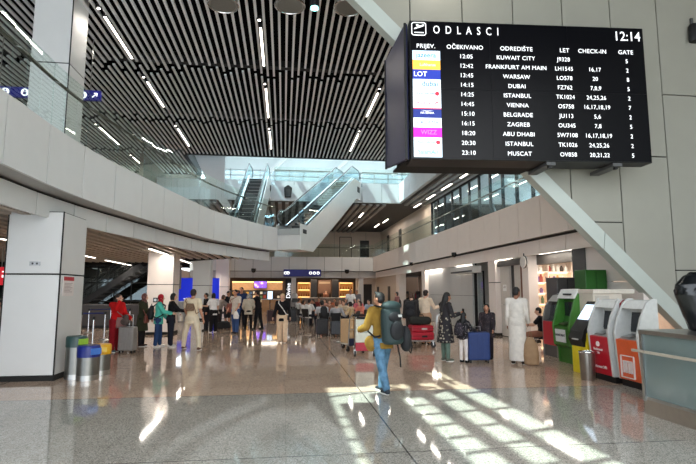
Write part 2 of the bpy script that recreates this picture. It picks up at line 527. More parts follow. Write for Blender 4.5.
poly = [(p.x, p.y, 3.66) for p in offset(lp, -.075)]+[(-.5, 25.0, 3.66), (-2.6, 25.4, 3.66), (-4.4, 27.2, 3.66), (-6.5, 30.0, 3.66), (-6.5, 36, 3.66), (-24, 36, 3.66), (-24, -7.8, 3.66)]
struct('floor_left_gallery', MB().extrude(poly, (0, 0, .98)), M('gallery_floor', (150, 146, 142), .35))
bi = offset(lp, -.53)
poly2 = [(p.x, p.y, 3.30) for p in bi]+[(-2.6, 24.9, 3.30), (-6.5, 29.6, 3.3), (-6.5, 36, 3.3), (-24, 36, 3.30), (-24, -7.8, 3.30)]
struct('ceiling_left_soffit', MB().extrude(poly2, (0, 0, .34)), DARK)
# soffit slats run the length of the hall, cut by the curved band
m = MB()
def soffit_end(x):
    e = None
    for p in offset(lp, -.6):
        if p.x <= x: e = p.y
    return e
for i in range(58):
    x = -22+i*.36
    if x > -1.2: break
    ya = 4.0
    yb = 28.0
    ys = [p.y for p in bi if p.x >= x+.08]
    if x > -4.85:
        if not ys: continue
        ya = min(ys)+.05; yb = 24.6
        if yb-ya < .3: continue
    k = ya
    while k < yb:
        e = min(yb, k+5.2); m.box(x-.075, k, 3.22, x+.075, e-.12, 3.29); k = e
struct('ceiling_left_slats', m, BROWNSLAT)
# white soffit strip between parapet and band
m = MB(); o1, o2 = offset(lp, -.02), offset(lp, -.5)
vs = [(p.x, p.y, 3.655) for p in o1]+[(p.x, p.y, 3.655) for p in o2]; N = len(o1)
m.add(vs, [(k, k+1, N+k+1, N+k) for k in range(N-1)])
struct('trim_left_soffit', m, M('soffit_grey', (176, 174, 172), .5))
# top coping
m = MB(); o1, o2 = offset(lp, 0), offset(lp, -.16)
vs = [(p.x, p.y, z) for z in (4.72, 4.74) for q in (o1, o2) for p in q]; N = len(o1)
m.add(vs, [f for k in range(N-1) for f in ((k, k+1, N+k+1, N+k), (2*N+k, 2*N+k+1, 3*N+k+1, 3*N+k), (k, k+1, 2*N+k+1, 2*N+k))])
struct('trim_left_coping', m, WHITE)

# right gallery edge
RP = [Vector((7.9, 44.0)), Vector((7.92, 30)), Vector((7.95, 10.8))]
backing('wall_right_parapet_backing', RP, 3.42, 4.72, .045)
struct('wall_right_parapet', panels(RP, .9, 1.5, 3.42, 4.72, .06, sub=1), PINKW)
RB = [Vector((8.12, 44.0)), Vector((8.15, 10.8))]
backing('wall_right_band_backing', RB, 2.9, 3.36, .04)
struct('wall_right_band', panels(RB, .4, 1.5, 2.90, 3.36, .05, sub=1), PINKW)
struct('floor_right_gallery', MB().box(7.98, 10.8, 3.44, 16, 48, 4.64), M('gallery_floor', (150, 146, 142), .35))
struct('ceiling_right_soffit', MB().box(8.18, 10.8, 3.05, 16, 48, 3.43), M('dark_soffit', (58, 56, 54), .7))
m = MB()
for i in range(9):
    m.box(8.35+i*.32, 10.9, 2.97, 8.55+i*.32, 44, 3.04)
struct('ceiling_right_slats', m, M('dark_slat', (96, 92, 88), .6))
# back gallery edge
BP = [Vector((-8, 44.0)), Vector((8.0, 44.0))]
backing('wall_back_parapet_backing', BP, 3.46, 4.70, .045)
struct('wall_back_parapet', panels(BP, .7, 1.55, 3.46, 4.70, .06, sub=1), WHITE)
struct('wall_back_band', panels([Vector((-8, 44.25)), Vector((8.2, 44.25))], .7, 1.55, 2.86, 3.42, .05, sub=1), M('band_grey', (190, 188, 186), .5))
struct('floor_back_gallery', MB().box(-8, 44.08, 3.48, 8, 48, 4.62), M('gallery_floor', (150, 146, 142), .35))
struct('ceiling_back_soffit', MB().box(-8, 44.3, 3.02, 8.1, 50, 3.46), M('dark_soffit', (58, 56, 54), .7))

# ---- upper storey
RW = M('roof_white', (222, 226, 228), .6, var=.02, scale=2)
UP = M('upper_slab_white', (206, 209, 212), .45, var=.02, scale=3)
m = MB().box(-8, 32.08, 7.5, 16, 48, 8.55).box(7.6, 11.0, 7.5, 16, 32.1, 8.55)
struct('floor_upper_gallery', m, UP)
for nm, xa, xb in (('trim_1', -8, -2.95), ('trim_2', -.72, 3.15), ('trim_3', 5.05, 7.5)):
    struct(nm, panels([Vector((xa, 32.0)), Vector((xb, 32.0))], 1.3, 1.3, 7.5, 8.78, .07, sub=1), UP)
struct('trim_4', panels([Vector((7.5, 32.0)), Vector((7.5, 11.0))], 1.3, 1.6, 7.5, 8.78, .07, sub=1), UP)
m = MB()
for i in range(32): m.box(-7.8+i*.46, 32.3, 7.36, -7.56+i*.46, 47.9, 7.47)
for i in range(4): m.box(7.9+i*.4, 11.2, 7.36, 8.12+i*.4, 32.2, 7.47)
struct('ceiling_upper_slats', m, M('upper_soffit_slat', (152, 150, 148), .5))
struct('ceiling_gallery_rooms', MB().box(9.6, 11.1, 7.40, 15.9, 31, 7.46), RW)
m = MB().box(-7.9, 32.2, 7.47, 16, 48, 7.5).box(7.7, 11.1, 7.47, 16, 32.2, 7.5)
struct('ceiling_upper_soffit', m, M('upper_soffit', (70, 69, 68), .7))
# high roof over the void: white soffit with a roof light on the right
m = MB().box(12, 29, 16, 16.2, 48.2, 16.3).box(-8.2, 43, 16, 12, 48.2, 16.3).box(-8.2, 28.9, 10.15, 16.2, 29.0, 16.3)
struct('ceiling_atrium', m, RW)
m = MB()
for i in range(15): m.box(-7.6+i*1.4-.11, 29, 15.9, -7.6+i*1.4+.11, 43, 16.25)
for i in range(5): m.box(-8, 29.0+i*3-.06, 16, 12, 29.0+i*3+.06, 16.2)
struct('window_atrium_frame', m, M('white_steel_frame', (225, 226, 226), .4))
struct('window_atrium_glass', MB().box(-8, 29, 16.26, 12, 43, 16.28), CLEAR)
# glazed inner front above the upper gallery
struct('wall_back_upper', MB().box(-8.2, 48.0, 13.3, 16.2, 48.3, 16.2).box(-8.2, 48.0, 8.5, 16.2, 48.3, 9.4), RW)
m = MB()
for i in range(18): m.box(-8+i*1.4-.05, 47.95, 9.3, -8+i*1.4+.05, 48.1, 13.4)
for z in (9.45, 10.6, 11.6, 12.3, 12.8, 13.3): m.box(-8, 47.95, z-.05, 16, 48.1, z+.05)
struct('window_back_frame', m, M('back_mullion', (170, 176, 178), .4))
struct('window_back_glass', MB().box(-8, 48.12, 9.4, 16, 48.14, 13.3), CLEAR)
m = MB().box(-8, 51, 9, 16, 51.2, 14)
struct('wall_back_room', m, M('outside_grey', (146, 160, 166), .6, var=.15, scale=.8))
m = MB()
for i in range(14): m.box(-7.6+i*1.7, 50.9, 11.9+.25*(i % 3), -6.5+i*1.7, 51, 12.9)
struct('window_back_room', m, M('outside_dark', (58, 66, 72), .3))
m = MB()
for i in range(4): m.bar((-7.5+i*6, 47.4, 13.0), (-4.2+i*6, 46.4, 15.9), .3, .3)
struct('trim_5', m, M('white_steel_frame', (225, 226, 226), .4))
struct('wall_back_left', MB().box(-24, 36, 0, -8, 36.2, 12.5).box(-8.2, 29, 4.6, -8, 48.2, 16.2), M('brown_back_wall', (120, 108, 98), .6))
struct('wall_atrium_left', MB().extrude([(-5.45, 29.6, 9.95), (-3.55, 29.6, 9.95), (-3.55, 29.6, 7.4), (-3.0, 29.6, 6.4), (-3.35, 29.6, 6.3), (-4.35, 29.6, 7.7)], (0, .3, 0)), UP)
struct('wall_gallery_back', MB().box(-8, 48, 4.6, 9.4, 48.2, 7.5), BEIGE)
m = MB()
for i in range(11): m.box(-7.6+i*1.55, 47.985, 4.65, -7.585+i*1.55, 48.0, 7.36)
m.box(-8, 47.985, 6.0, 9.3, 48.0, 6.015)
struct('trim_6', m, JOINT)
m = MB()
a, b = atY(340, 240, 47.96).x, atY(351, 240, 47.96).x
m.box(a-.06, 47.93, 4.64, b+.06, 47.99, 6.95)
struct('door_1_frame', m, M('door_frame_dark', (70, 62, 56), .5))
struct('door_1', MB().box(a, 47.91, 4.64, b, 47.97, 6.88), M('door_leaf_beige', (206, 188, 170), .5))
a, b = atY(360, 240, 47.96).x, atY(369, 240, 47.96).x
struct('door_2', MB().box(a, 47.93, 4.64, b, 47.99, 6.6), M('door_dark', (40, 36, 33), .5))  # flat dark sheet, the shade of an open doorway put into its colour
# right gallery: beige wall with doors, then the glazed rooms
struct('wall_right_gallery', MB().box(9.4, 31, 4.6, 9.6, 48, 7.5), BEIGE)
for k, px in enumerate((379, 388, 400)):
    y = atX(px, 232, 9.38).y
    struct('door_%d' % (k+3), MB().box(9.36, y-.42, 4.64, 9.42, y+.42, 6.75), M('door_dark', (40, 36, 33), .5))  # shaded door recesses drawn as flat dark sheets
m = MB()
for i in range(13):
    y = 15.2+i*1.32; m.box(9.4, y-.05, 4.64, 9.52, y+.05, 7.4)
for z in (4.68, 7.36): m.box(9.4, 11, z-.04, 9.52, 31, z+.04)
struct('window_gallery_frame', m, BLACK)
struct('window_gallery_glass', MB().box(9.45, 11, 4.64, 9.47, 31, 7.4), glass('gallery_glazing', (226, 238, 242), gain=1.3))
m = MB()
for i in range(12): m.box(15.95, 11+i*1.7-.05, 4.6, 16.05, 11+i*1.7+.05, 7.5)
for i in range(6): m.bar((13.4, 12+i*3.3, 4.7), (13.4, 14.2+i*3.3, 7.4), .12, .12)
m.box(15.95, 11, 5.7, 16.05, 31, 5.8)
struct('window_gallery_outer', m, M('grey_mullion', (120, 122, 124), .4))  # outer side left open, added so the sky brightens the glazed rooms

# ---- columns
def column(name, x0, y0, x1, y1, z0, z1, mat, jz=(), sides=None):
    mb = MB(); zz = [z0+(.09 if z0 < .1 else 0)]+list(jz)+[z1]
    for a, b in zip(zz, zz[1:]): mb.box(x0, y0, a+.014, x1, y1, b-.014)
    o = struct(name, mb, mat, bevel=.01)
    b = MB().box(x0+.02, y0+.02, z0, x1-.02, y1-.02, z1)
    if z0 < .1: b.box(x0-.01, y0-.01, z0, x1+.01, y1+.01, .09)
    struct(name+'_core', b, JOINT)
    return o
def corner(name, x, y, z0, z1):
    struct(name, MB().box(x-.014, y-.008, z0, x+.008, y+.014, z1), JOINT)
column('wall_column_left', -5.40, 10.55, -4.38, 11.75, 0, 3.3, WHITE, (2.05,))
column('wall_column_left.001', -5.40, 20.9, -4.38, 22.0, 0, 3.3, PINKW, (1.98,))
column('wall_column_left.002', -5.40, 31.0, -4.38, 32.0, 0, 4.6, WHITE, (2.05,))
column('wall_column_left.003', -5.40, 41.2, -4.38, 42.2, 0, 4.6, PINKW, (2.05,))
column('wall_column_upper', -6.5, 13.1, -5.56, 14.1, 4.6, 9.9, WHITE, (7.55,))
column('wall_column_right', 8.25, 12.9, 9.1, 13.5, 0, 3.1, M('dark_grey_column', (92, 90, 88), .45))
column('wall_column_right.001', 8.2, 16.05, 8.55, 16.5, 0, 3.1, PINKW)
column('wall_column_right.002', 8.2, 18.75, 8.75, 19.4, 0, 3.1, PINKW, (2.05,))
column('wall_column_right.003', 8.2, 28.6, 8.7, 29.3, 0, 3.1, PINKW)
column('wall_column_right.004', 8.2, 35.2, 8.7, 36.2, 0, 3.1, PINKW)
a = atY(361.5, 300, 44.3).x
column('wall_column_back', a-.2, 44.4, a+.2, 44.9, 0, 3.1, WHITE)
a = atY(293.5, 300, 44.3).x
column('wall_column_back.001', a-.2, 44.4, a+.2, 44.9, 0, 3.1, WHITE)

# ---- ground floor walls on the right under the gallery
m = MB().box(8.3, 10.75, 0, 8.5, 12.9, 1.95).box(8.3, 10.75, 1.965, 8.5, 12.9, 3.1)
struct('wall_right_side', m, PINKW)
corner('trim_8', -4.38, 10.55, 0, 3.3); corner('trim_9', -5.40, 10.55, 0, 3.3); corner('trim_10', -5.56, 13.1, 4.7, 9.9); corner('trim_11', -4.38, 20.9, 0, 3.3)
m = MB()
for k in range(5):
    y = 21.7+k*1.4
    for z0_, z1_ in ((0.02, 1.5), (1.515, 3.1)): m.box(8.42, y+.008, z0_, 8.5, y+1.392, z1_)
struct('wall_right_panels', m, M('light_grey_panel', (188, 188, 186), .45))
struct('wall_right_panels_back', MB().box(8.5, 21.6, 0, 8.6, 28.8, 3.1), JOINT)
m = MB().box(8.42, 16.5, .02, 8.5, 17.55, 1.18).box(8.42, 16.5, 1.2, 8.5, 17.55, 3.1).box(8.42, 17.95, .02, 8.5, 18.75, 1.18).box(8.42, 17.95, 1.2, 8.5, 18.75, 3.1)
struct('wall_right_closed_front', m, M('cream_panel', (206, 198, 188), .45))
struct('trim_7', MB().box(8.4, 16.62, 0.02, 8.44, 17.02, 2.7), M('brown_wood', (120, 76, 50), .5))
struct('wall_right_closed_back', MB().box(8.5, 16.5, 0, 8.6, 18.8, 3.1), M('dark_soffit', (58, 56, 54), .7))
m = MB().box(11.9, 10.75, 0, 12.0, 18.2, 3.1)
m.box(8.6, 18.2, 0, 16, 18.3, 3.1)
struct('wall_shop_back', m, M('shop_wall', (225, 205, 190), .6))
struct('wall_shop_far', MB().box(12, 28.8, 0, 12.1, 44, 3.1).box(8.5, 28.7, 0, 12, 28.8, 3.1), M('shop_wall', (225, 205, 190), .6))
m = MB().box(8.5, 36.2, 0, 8.62, 49.8, 3.1)
struct('wall_right_end', m, BEIGE)
for k, px in enumerate((378, 389)):
    y = atX(px, 296, 8.48).y
    struct('door_%d' % (k+6), MB().box(8.46, y-.4, .02, 8.52, y+.4, 2.1), M('door_dark', (40, 36, 33), .5))  # dark sheets on the wall stand for shaded doorways
struct('wall_passage', MB().box(12, 19.3, 0, 12.1, 21.7, 3.1).box(8.6, 21.6, 0, 12, 21.65, 3.1), M('side_wall_paint', (186, 182, 176), .7))
# ground floor back walls
struct('wall_back', MB().box(-8, 49.8, 0, 16, 50, 3.5), M('shop_back_brown', (120, 96, 78), .6))
a, b = atY(363.5, 297, 46).x, atY(372, 297, 46).x
struct('wall_back_end', MB().box(b, 46, 0, 8.6, 46.2, 3.1).box(a-.7, 46, 0, a, 46.2, 3.1).box(a, 46, 2.35, b, 46.2, 3.1), BEIGE)
struct('door_8', MB().box(a, 46.1, 0, b, 46.16, 2.35), M('door_dark', (40, 36, 33), .5))  # dark sheet added across the opening to stand for the passage's shade
struct('wall_back_divider', MB().box(-.1, 44.9, 0, .1, 49.8, 3.1), M('shop_back_brown', (120, 96, 78), .6))
struct('wall_left_end', MB().box(-8.1, 36.2, 0, -8, 50, 3.4), BEIGE)

struct('trim_12', MB().box(8.52, 13.5, 2.6, 8.72, 16.05, 2.94).box(8.3, 16.5, 2.66, 8.41, 18.75, 2.88), M('shutter_box_grey', (84, 80, 76), .5))
# ================================================================ GLASS BALUSTRADES
ORD = ['first', 'second', 'third', 'fourth', 'fifth', 'sixth', 'seventh', 'eighth', 'ninth', 'tenth', 'eleventh', 'twelfth']
def balustrade(name, label, path, z0, z1, rail_z, width, inset=.1, post=False):
    t = thing(name, label, 'balustrade', (path[0].x, path[0].y, z0))
    base = Vector((path[0].x, path[0].y, z0))
    L = length(path); n = max(1, round(L/width)); inn = offset(path, -inset); Li = length(inn)
    for k in range(n):
        a, b = Li*k/n+.012, Li*(k+1)/n-.012; q = 3 if len(path) > 3 else 1
        P = [sample(inn, a+(b-a)*i/q) for i in range(q+1)]
        m = MB()
        for i in range(q):
            pa, pb = P[i], P[i+1]
            d = (pb-pa).normalized(); nn = Vector((d.y, -d.x))*.008
            m.extrude([Vector((pa.x-nn.x, pa.y-nn.y, z0))-base, Vector((pb.x-nn.x, pb.y-nn.y, z0))-base, Vector((pb.x+nn.x, pb.y+nn.y, z0))-base, Vector((pa.x+nn.x, pa.y+nn.y, z0))-base], (0, 0, z1-z0))
        m.build('glass_panel', GLASS, t)
    rp = offset(path, -inset-.1)
    pts = [sample(rp, length(rp)*i/60) for i in range(61)] if len(path) > 3 else [rp[0], rp[-1]]
    MB().tube([Vector((p.x, p.y, rail_z))-base for p in pts], .034, 8).build('handrail', M('bronze_grey_rail', (112, 106, 98), .35, .7), t, smooth=True)
    for k in range(n):
        p = sample(rp, length(rp)*(k+.5)/n); g = sample(inn, Li*(k+.5)/n)
        MB().cyl(Vector((p.x, p.y, rail_z-.02))-base, Vector((g.x, g.y, rail_z-.06))-base, .012, n=6).build('rail_bracket', STEEL, t)
    return t
lpf = [p for p in lp if p.y > 2]
balustrade('glass_balustrade', 'curved glass balustrade with steel handrail above the white curved gallery edge', lpf, 4.74, 6.02, 5.77, 1.42)
balustrade('glass_balustrade', 'straight glass balustrade with steel rail along the right gallery edge', RP, 4.72, 5.9, 5.6, 1.5, .12)
balustrade('glass_balustrade', 'glass balustrade along the back gallery edge in front of the beige wall', BP, 4.70, 5.85, 5.55, 1.55, .12)
balustrade('glass_balustrade', 'short glass balustrade on the white upper slab between the two escalators', [Vector((-.72, 32.0)), Vector((3.15, 32.0))], 8.78, 9.75, 9.55, 1.3, .12)
balustrade('glass_balustrade', 'glass balustrade on the upper slab right of the big escalator top', [Vector((5.05, 32.0)), Vector((7.5, 32.0))], 8.78, 9.75, 9.55, 1.3, .12)
balustrade('glass_balustrade', 'glass balustrade of the upper gallery running forward behind the departures board', [Vector((7.5, 32.0)), Vector((7.5, 11.0))], 8.78, 9.75, 9.55, 1.6, .12)

# ================================================================ ESCALATORS
def escalator(label, x, y, heading, z0, z1, run, width=1.0):
    """x, y: middle of the lower end; heading: degrees to the right of straight ahead"""
    t = thing('escalator', label, 'escalator', (x, y, z0), -R(heading))
    H = z1-z0; la = .95; inc = run-la-1.25; lb = run-1.25
    def zl(u):                                          # walking line
        if u <= la: return 0.
        if u >= lb: return H
        return H*(u-la)/(lb-la)
    w = width/2+.16
    prof = [(0, zl(0)-1.02), (la+.55, -1.02), (lb+.35, H-1.0), (run, H-1.0), (run, H+.22), (lb-.1, H+.22), (la-.15, .22), (0, .22)]
    CL = M('silver_escalator_cladding', (214, 214, 212), .3, .25, var=.02, scale=3)
    for s in (-1, 1):
        MB().extrude([(s*w, u, z) for u, z in prof], (-s*.06, 0, 0)).build('side_cladding', CL, t, bevel=.01)
    pu = [(0, -1.02), (la+.55, -1.02), (lb+.35, H-1.0), (run, H-1.0)]
    m = MB()
    for (ua, za), (ub, zb) in zip(pu, pu[1:]): m.add([(-w+.06, ua, za+.02), (w-.06, ua, za+.02), (w-.06, ub, zb+.02), (-w+.06, ub, zb+.02)], [(0, 1, 2, 3)])
    m.add([(-w+.06, .02, -1), (w-.06, .02, -1), (w-.06, .02, 0), (-w+.06, .02, 0)], [(0, 1, 2, 3)])
    m.build('underside', CL, t)
    n = int((lb-la)/.38); d = (lb-la)/n; hz = H/n; m = MB(); hw = width/2-.02
    for k in range(n):
        u = la+d*k; m.box(-hw, u, hz*k-.25, hw, u+d+.02, hz*(k+1)-.02 if k == n-1 else hz*k+hz*.5)
    m.box(-hw, .25, -.2, hw, la, -.005).box(-hw, lb, H-.2, hw, run-.1, H-.005)
    m.build('step_band', M('escalator_step_grey', (70, 72, 74), .5, .3), t)
    m = MB()
    for k in range(n): u = la+d*k; m.box(-hw, u-.015, hz*k+hz*.5-.012, hw, u+.03, hz*k+hz*.5+.006)
    m.build('step_nosing', M('step_nosing_pale', (176, 178, 176), .5), t)
    for s in (-1, 1):
        xx = s*(width/2+.05)
        g = [(.15, .2), (la-.15, .22), (lb-.1, H+.22), (run-.2, H+.22), (run-.05, H+.55), (run-.25, H+.92), (lb-.2, H+.94), (la-.25, .94), (.2, .92), (0, .55)]
        MB().extrude([(xx-.006, u, z) for u, z in g], (.012, 0, 0)).build('glass_side', glass('escalator_glass', (224, 240, 246), gain=1.4), t)
        hp = [(.3, .3), (.02, .42), (-.06, .62), (.06, .86), (.3, .97), (la-.3, .98), (lb-.25, H+.98), (run-.3, H+.97), (run-.02, H+.86), (run+.08, H+.62), (run, H+.42), (run-.3, H+.3)]
        sm = []
        for i in range(len(hp)-1):
            for k in range(4): f = k/4; sm.append((xx, hp[i][0]+(hp[i+1][0]-hp[i][0])*f, hp[i][1]+(hp[i+1][1]-hp[i][1])*f))
        sm.append((xx,)+hp[-1])
        MB().tube(sm, .035, 8).build('handrail', M('grey_rubber_handrail', (96, 104, 108), .4), t, smooth=True)
        MB().extrude([(xx, u, z) for u, z in [(0, .18), (la-.1, .2), (lb-.05, H+.2), (run, H+.2), (run, H+.27), (lb-.12, H+.27), (la-.17, .27), (0, .27)]], (-s*.07, 0, 0)).build('skirt', CHROME, t)
    MB().box(-w+.06, -.03, -.3, w-.06, .25, .0).build('comb_plate', STEEL, t)
    MB().box(w-.0, .25, -.22, w+.03, .62, -.02).build('grille', BLACK, t)
    MB().box(w-.0, run-.75, H-.55, w+.03, run-.35, H-.2).build('grille', BLACK, t)
    return t
escalator('large silver escalator rising to the right from the tip of the curved gallery', .18, 23.9, 26.5, 4.68, 8.6, 9.4)
escalator('smaller escalator further left with open steps seen head on behind the curved glass', -2.15, 24.7, 4.5, 4.68, 8.6, 7.6)

# ================================================================ CEILING LIGHTS AND FITTINGS
def make_light(label, L, z, w=.065):
    t = thing('ceiling_light', label, 'light', (0, 0, z), 0)
    MB().box(-w/2-.025, -L/2-.03, .0, w/2+.025, L/2+.03, .14).build('housing', BLACK, t)
    MB().box(-w/2, -L/2, -.012, w/2, L/2, .004).build('diffuser', LAMP, t)
    a = area('strip_light', (0, 0, -.02), (0, 0, 0), w, L, 5*L, (1, .93, .83)); a.parent = t
    return t
rows = [(-8.8, 'row left of the upper column', [(19.0, 21.8), (24.35, 27.2), (29.75, 32.9)]), (-5.15, 'row right of the upper column', [(14.15, 16.75), (18.65, 21.2), (24.1, 27.0)]),
        (-.79, 'middle row', [(14.2, 16.75), (18.7, 22.0), (23.95, 27.0)]), (3.57, 'row beside the departures board', [(9.2, 11.9), (14.1, 16.7), (18.6, 21.3), (23.8, 26.9)])]
first = None
for x, nm, segs in rows:
    for k, (a, b) in enumerate(segs):
        lab = 'lit ceiling strip in the %s, %s from the viewer' % (nm, ORD[k])
        l = make_light(lab, b-a, 9.46); l.location = (x, (a+b)/2, 9.46); l['group'] = 'light strips in the slatted ceiling'
        s = thing('spot_light', 'tiny round spot before the %s strip of the %s' % (ORD[k], nm), 'light', (x-.02, a-.42, 9.44), 0, 'small round spots by the ceiling strips')
        MB().cyl((0, 0, .02), (0, 0, .12), .085, n=14).build('can', BLACK, s, smooth=True)
        MB().cyl((0, 0, .0), (0, 0, .022), .042, n=14).build('diffuser', LAMP2, s)
for px, py, lab in ((222.5, 0, 'round grey drum fitting at the top edge, left of the three'), (290, 1, 'round grey drum fitting in the middle of the three'), (349.5, 3, 'round grey drum fitting nearest the pale sloping edge')):
    p = G(px, py, 8.9)
    t = thing('drum_light', lab, 'light', (p.x, p.y+.15, 8.86), 0, 'round drum fittings under the slats')
    MB().tube([(0, 0, 0), (0, 0, .6)], .36, 32).build('drum', M('drum_grey', (150, 146, 140), .4, .4), t, smooth=True)
    rim = [(math.cos(2*PI*k/40)*.37, math.sin(2*PI*k/40)*.37, 0) for k in range(40)]
    MB().tube(rim, .022, 8, closed=True).build('rim', CHROME, t, smooth=True)
    MB().cyl((0, 0, -.012), (0, 0, 0), .31, n=32).build('mesh_face', M('drum_face', (120, 116, 110), .6), t)
p = G(314.5, 9, 8.7)
t = thing('spot_light', 'small black cylinder spot with a cyan lens between two drum fittings', 'light', (p.x, p.y, 8.7))
MB().cyl((0, 0, .04), (0, 0, .5), .12, n=20).build('can', BLACK, t, smooth=True)
MB().cyl((0, 0, 0), (0, 0, .045), .10, n=20).build('lens', glow('cyan_lens', (150, 240, 235), 1.6), t)
MB().cyl((0, 0, .5), (0, 0, .86), .02, n=8).build('stem', BLACK, t)

# soffit strips, left hall, right shops, galleries
def soffit(label, a, b, z, group, power=6):
    a, b = Vector(a), Vector(b); L = (b-a).length; c = (a+b)/2
    t = thing('ceiling_light', label, 'light', (c.x, c.y, z), math.atan2(-(b-a).x, (b-a).y), group)
    MB().box(-.08, -L/2-.03, .0, .08, L/2+.03, .05).build('housing', BLACK, t)
    MB().box(-.06, -L/2, -.012, .06, L/2, .004).build('diffuser', LAMP2, t)
    a = area('strip_light', (0, 0, -.02), (0, 0, 0), .08, L, power*L, (1, .92, .82)); a.parent = t
    return t
LS = [((80, 254.5), (88, 257.5), 'first lit strip right of the near column'), ((106, 260), (121, 265), 'lit strip above the dark counter'), ((93, 268), (105, 272), 'lit strip furthest back over the counter'),
      ((134, 266), (141, 268.5), 'short lit strip beside the cream column'), ((150, 248.5), (167, 255), 'bright lit strip just inside the curved band'), ((174, 257.5), (187, 263), 'lit strip above the cream-dressed man'), ((202, 270), (208, 272.5), 'small lit strip beyond the third column')]
for a, b, lab in LS:
    pa, pb = G(*a, 3.2), G(*b, 3.2)
    soffit(lab+' in the slatted soffit', (pa.x, pa.y), (pa.x+(pb.x-pa.x)*.3, pb.y), 3.19, 'soffit strips on the left')
pa = G(1, 238.5, 3.2); soffit('lit strip in the soffit at the far left edge beside the near column', (pa.x, pa.y), (pa.x+.2, pa.y+1.6), 3.19, 'soffit strips on the left')
RS = [((537, 254), (570, 249.5), 'lit strip over the bright shop beside the green cabinet'), ((488, 262), (510, 258), 'lit strip over the closed cream shopfront'), ((454, 267), (470, 264.5), 'lit strip over the grey panel wall'), ((426, 272.5), (440, 269.5), 'lit strip over the far end of the grey panels')]
for a, b, lab in RS:
    ya, yb = sorted((atX(*a, 8.28).y, atX(*b, 8.28).y)); soffit(lab, (8.32, ya), (8.32, yb), 2.93, 'soffit strips on the right', 3)
for k, (a, b) in enumerate([(13, 14.4), (16, 17.6), (19, 20.6), (22, 23.6), (25, 26.6), (28, 29.6), (31, 32.6)]):
    soffit('lit strip under the upper gallery along the glazed rooms, %s counted from the back' % ORD[6-k], (8.7, a), (8.7, b), 7.34, 'strips under the upper gallery')
for k, (a, lab) in enumerate((((352, 222.5), 'lit strip under the upper slab above the beige door'), ((363, 213), 'lit strip under the upper slab left of the dark doorway'), ((379, 224), 'lit strip under the upper slab by the gallery corner'), ((388, 219), 'second lit strip under the upper slab by the gallery corner'))):
    p = G(*a, 7.34); soffit(lab, (p.x, p.y), (p.x+.05, p.y+2.2), 7.34, 'strips under the upper gallery')

# ================================================================ DEPARTURES BOARD
BX, BY, BZ = 2.58, 9.80, 4.43
BROT = math.atan2(-.32, 5.12); BW, BH = 5.14, 2.99
bd = thing('departure_board', 'big black departures display with white flight lines hung before the grey wall', 'board', (BX, BY, BZ), BROT)
SCREEN = M('black_screen', (7, 7, 12), .3, var=.03, spec=.2)
m = MB()
for i in range(3):
    for j in range(2):
        MB().box(BW*i/3+.003, -.03, BH*j/2+.003, BW*(i+1)/3-.003, .06, BH*(j+1)/2-.003).build('screen_tile', SCREEN, bd)
MB().box(-.012, -.02, -.015, BW+.012, .35, BH+.015).build('housing', BLACK, bd, bevel=.01)
MB().extrude([(.02, .35, 0), (BW-.5, .35, 0), (BW-.9, .66, 0), (.0, .66, 0)], (0, 0, BH-.02)).build('housing_back', BLACK, bd)
MB().extrude([(-.0, .66, .0), (3.1, .66, .0), (3.1, 1.35, .02), (-.18, 1.35, .02), (-.1, .3, .0)], (0, 0, .05)).build('underside_tray', M('tray_black', (8, 8, 8), .8), bd)
m = MB().extrude([(-.10, .06, .0), (-.10, .06, BH-.02), (-.34, 1.32, BH-.25), (-.34, 1.32, .12)], (.06, .02, 0))
m.build('side_screen', M('side_screen_blue', (40, 42, 74), .35, var=.1, scale=1.2, spec=.3), bd)
m = MB().bar((-.10, .05, 0), (-.10, .05, BH-.02), .05, .05).bar((-.34, 1.33, .1), (-.34, 1.33, BH-.25), .05, .05)
m.build('side_screen_frame', BLACK, bd)
MB().box(-.06, .34, .02, 3.0, 1.3, .1).box(-.1, 1.2, .02, 1.9, 1.3, BH-.3).build('rear_box', M('tray_black', (8, 8, 8), .8), bd)
for u in (2.95, 4.4):
    b = MB().box(u-.1, .0, -.09, u+.1, .9, -.02).build('bracket', M('bracket_grey', (80, 80, 80), .5), bd)
    MB().box(u-.03, .05, -.14, u+.03, .12, -.09).build('clamp', BLACK, b)
TXT = glow('screen_white', (236, 238, 240), .55)
FR = (R(90), 0, 0)
def bt(name, s, u, v, size, mat=TXT, al='CENTER', sx=1., bold=0., y=-.034, sp=1.): return text(name, s, size, mat, bd, (u, y, v), FR, al, .003, sx, bold, sp)
t_ = bt('title_lettering', 'O D L A S C I', .49, 2.80, .25, al='LEFT', sx=.74, sp=1.32)
bt('clock_lettering', '12:14', 4.775, 2.79, .30, sx=.92, bold=.001)
for s, u in (('PRIJEV.', .33), ('OČEKIVANO', 1.17), ('ODREDIŠTE', 2.29), ('LET', 3.35), ('CHECK-IN', 3.97), ('GATE', 4.72)):
    bt('column_heading', s, u, 2.43, .132, sp=1.05)
ROWS = [('12:05', 'KUWAIT CITY', 'J9328', '', '5'), ('12:42', 'FRANKFURT AM MAIN', 'LH1545', '16,17', '2'), ('13:45', 'WARSAW', 'LO578', '20', '8'),
        ('14:15', 'DUBAI', 'FZ762', '7,8,9', '5'), ('14:25', 'ISTANBUL', 'TK1024', '24,25,26', '2'), ('14:45', 'VIENNA', 'OS758', '16,17,18,19', '7'),
        ('15:10', 'BELGRADE', 'JU113', '5,6', '2'), ('16:15', 'ZAGREB', 'OU345', '7,8', '5'), ('18:20', 'ABU DHABI', '5W7108', '16,17,18,19', '2'),
        ('20:30', 'ISTANBUL', 'TK1026', '24,25,26', '2'), ('23:10', 'MUSCAT', 'OV858', '20,21,22', '5')]
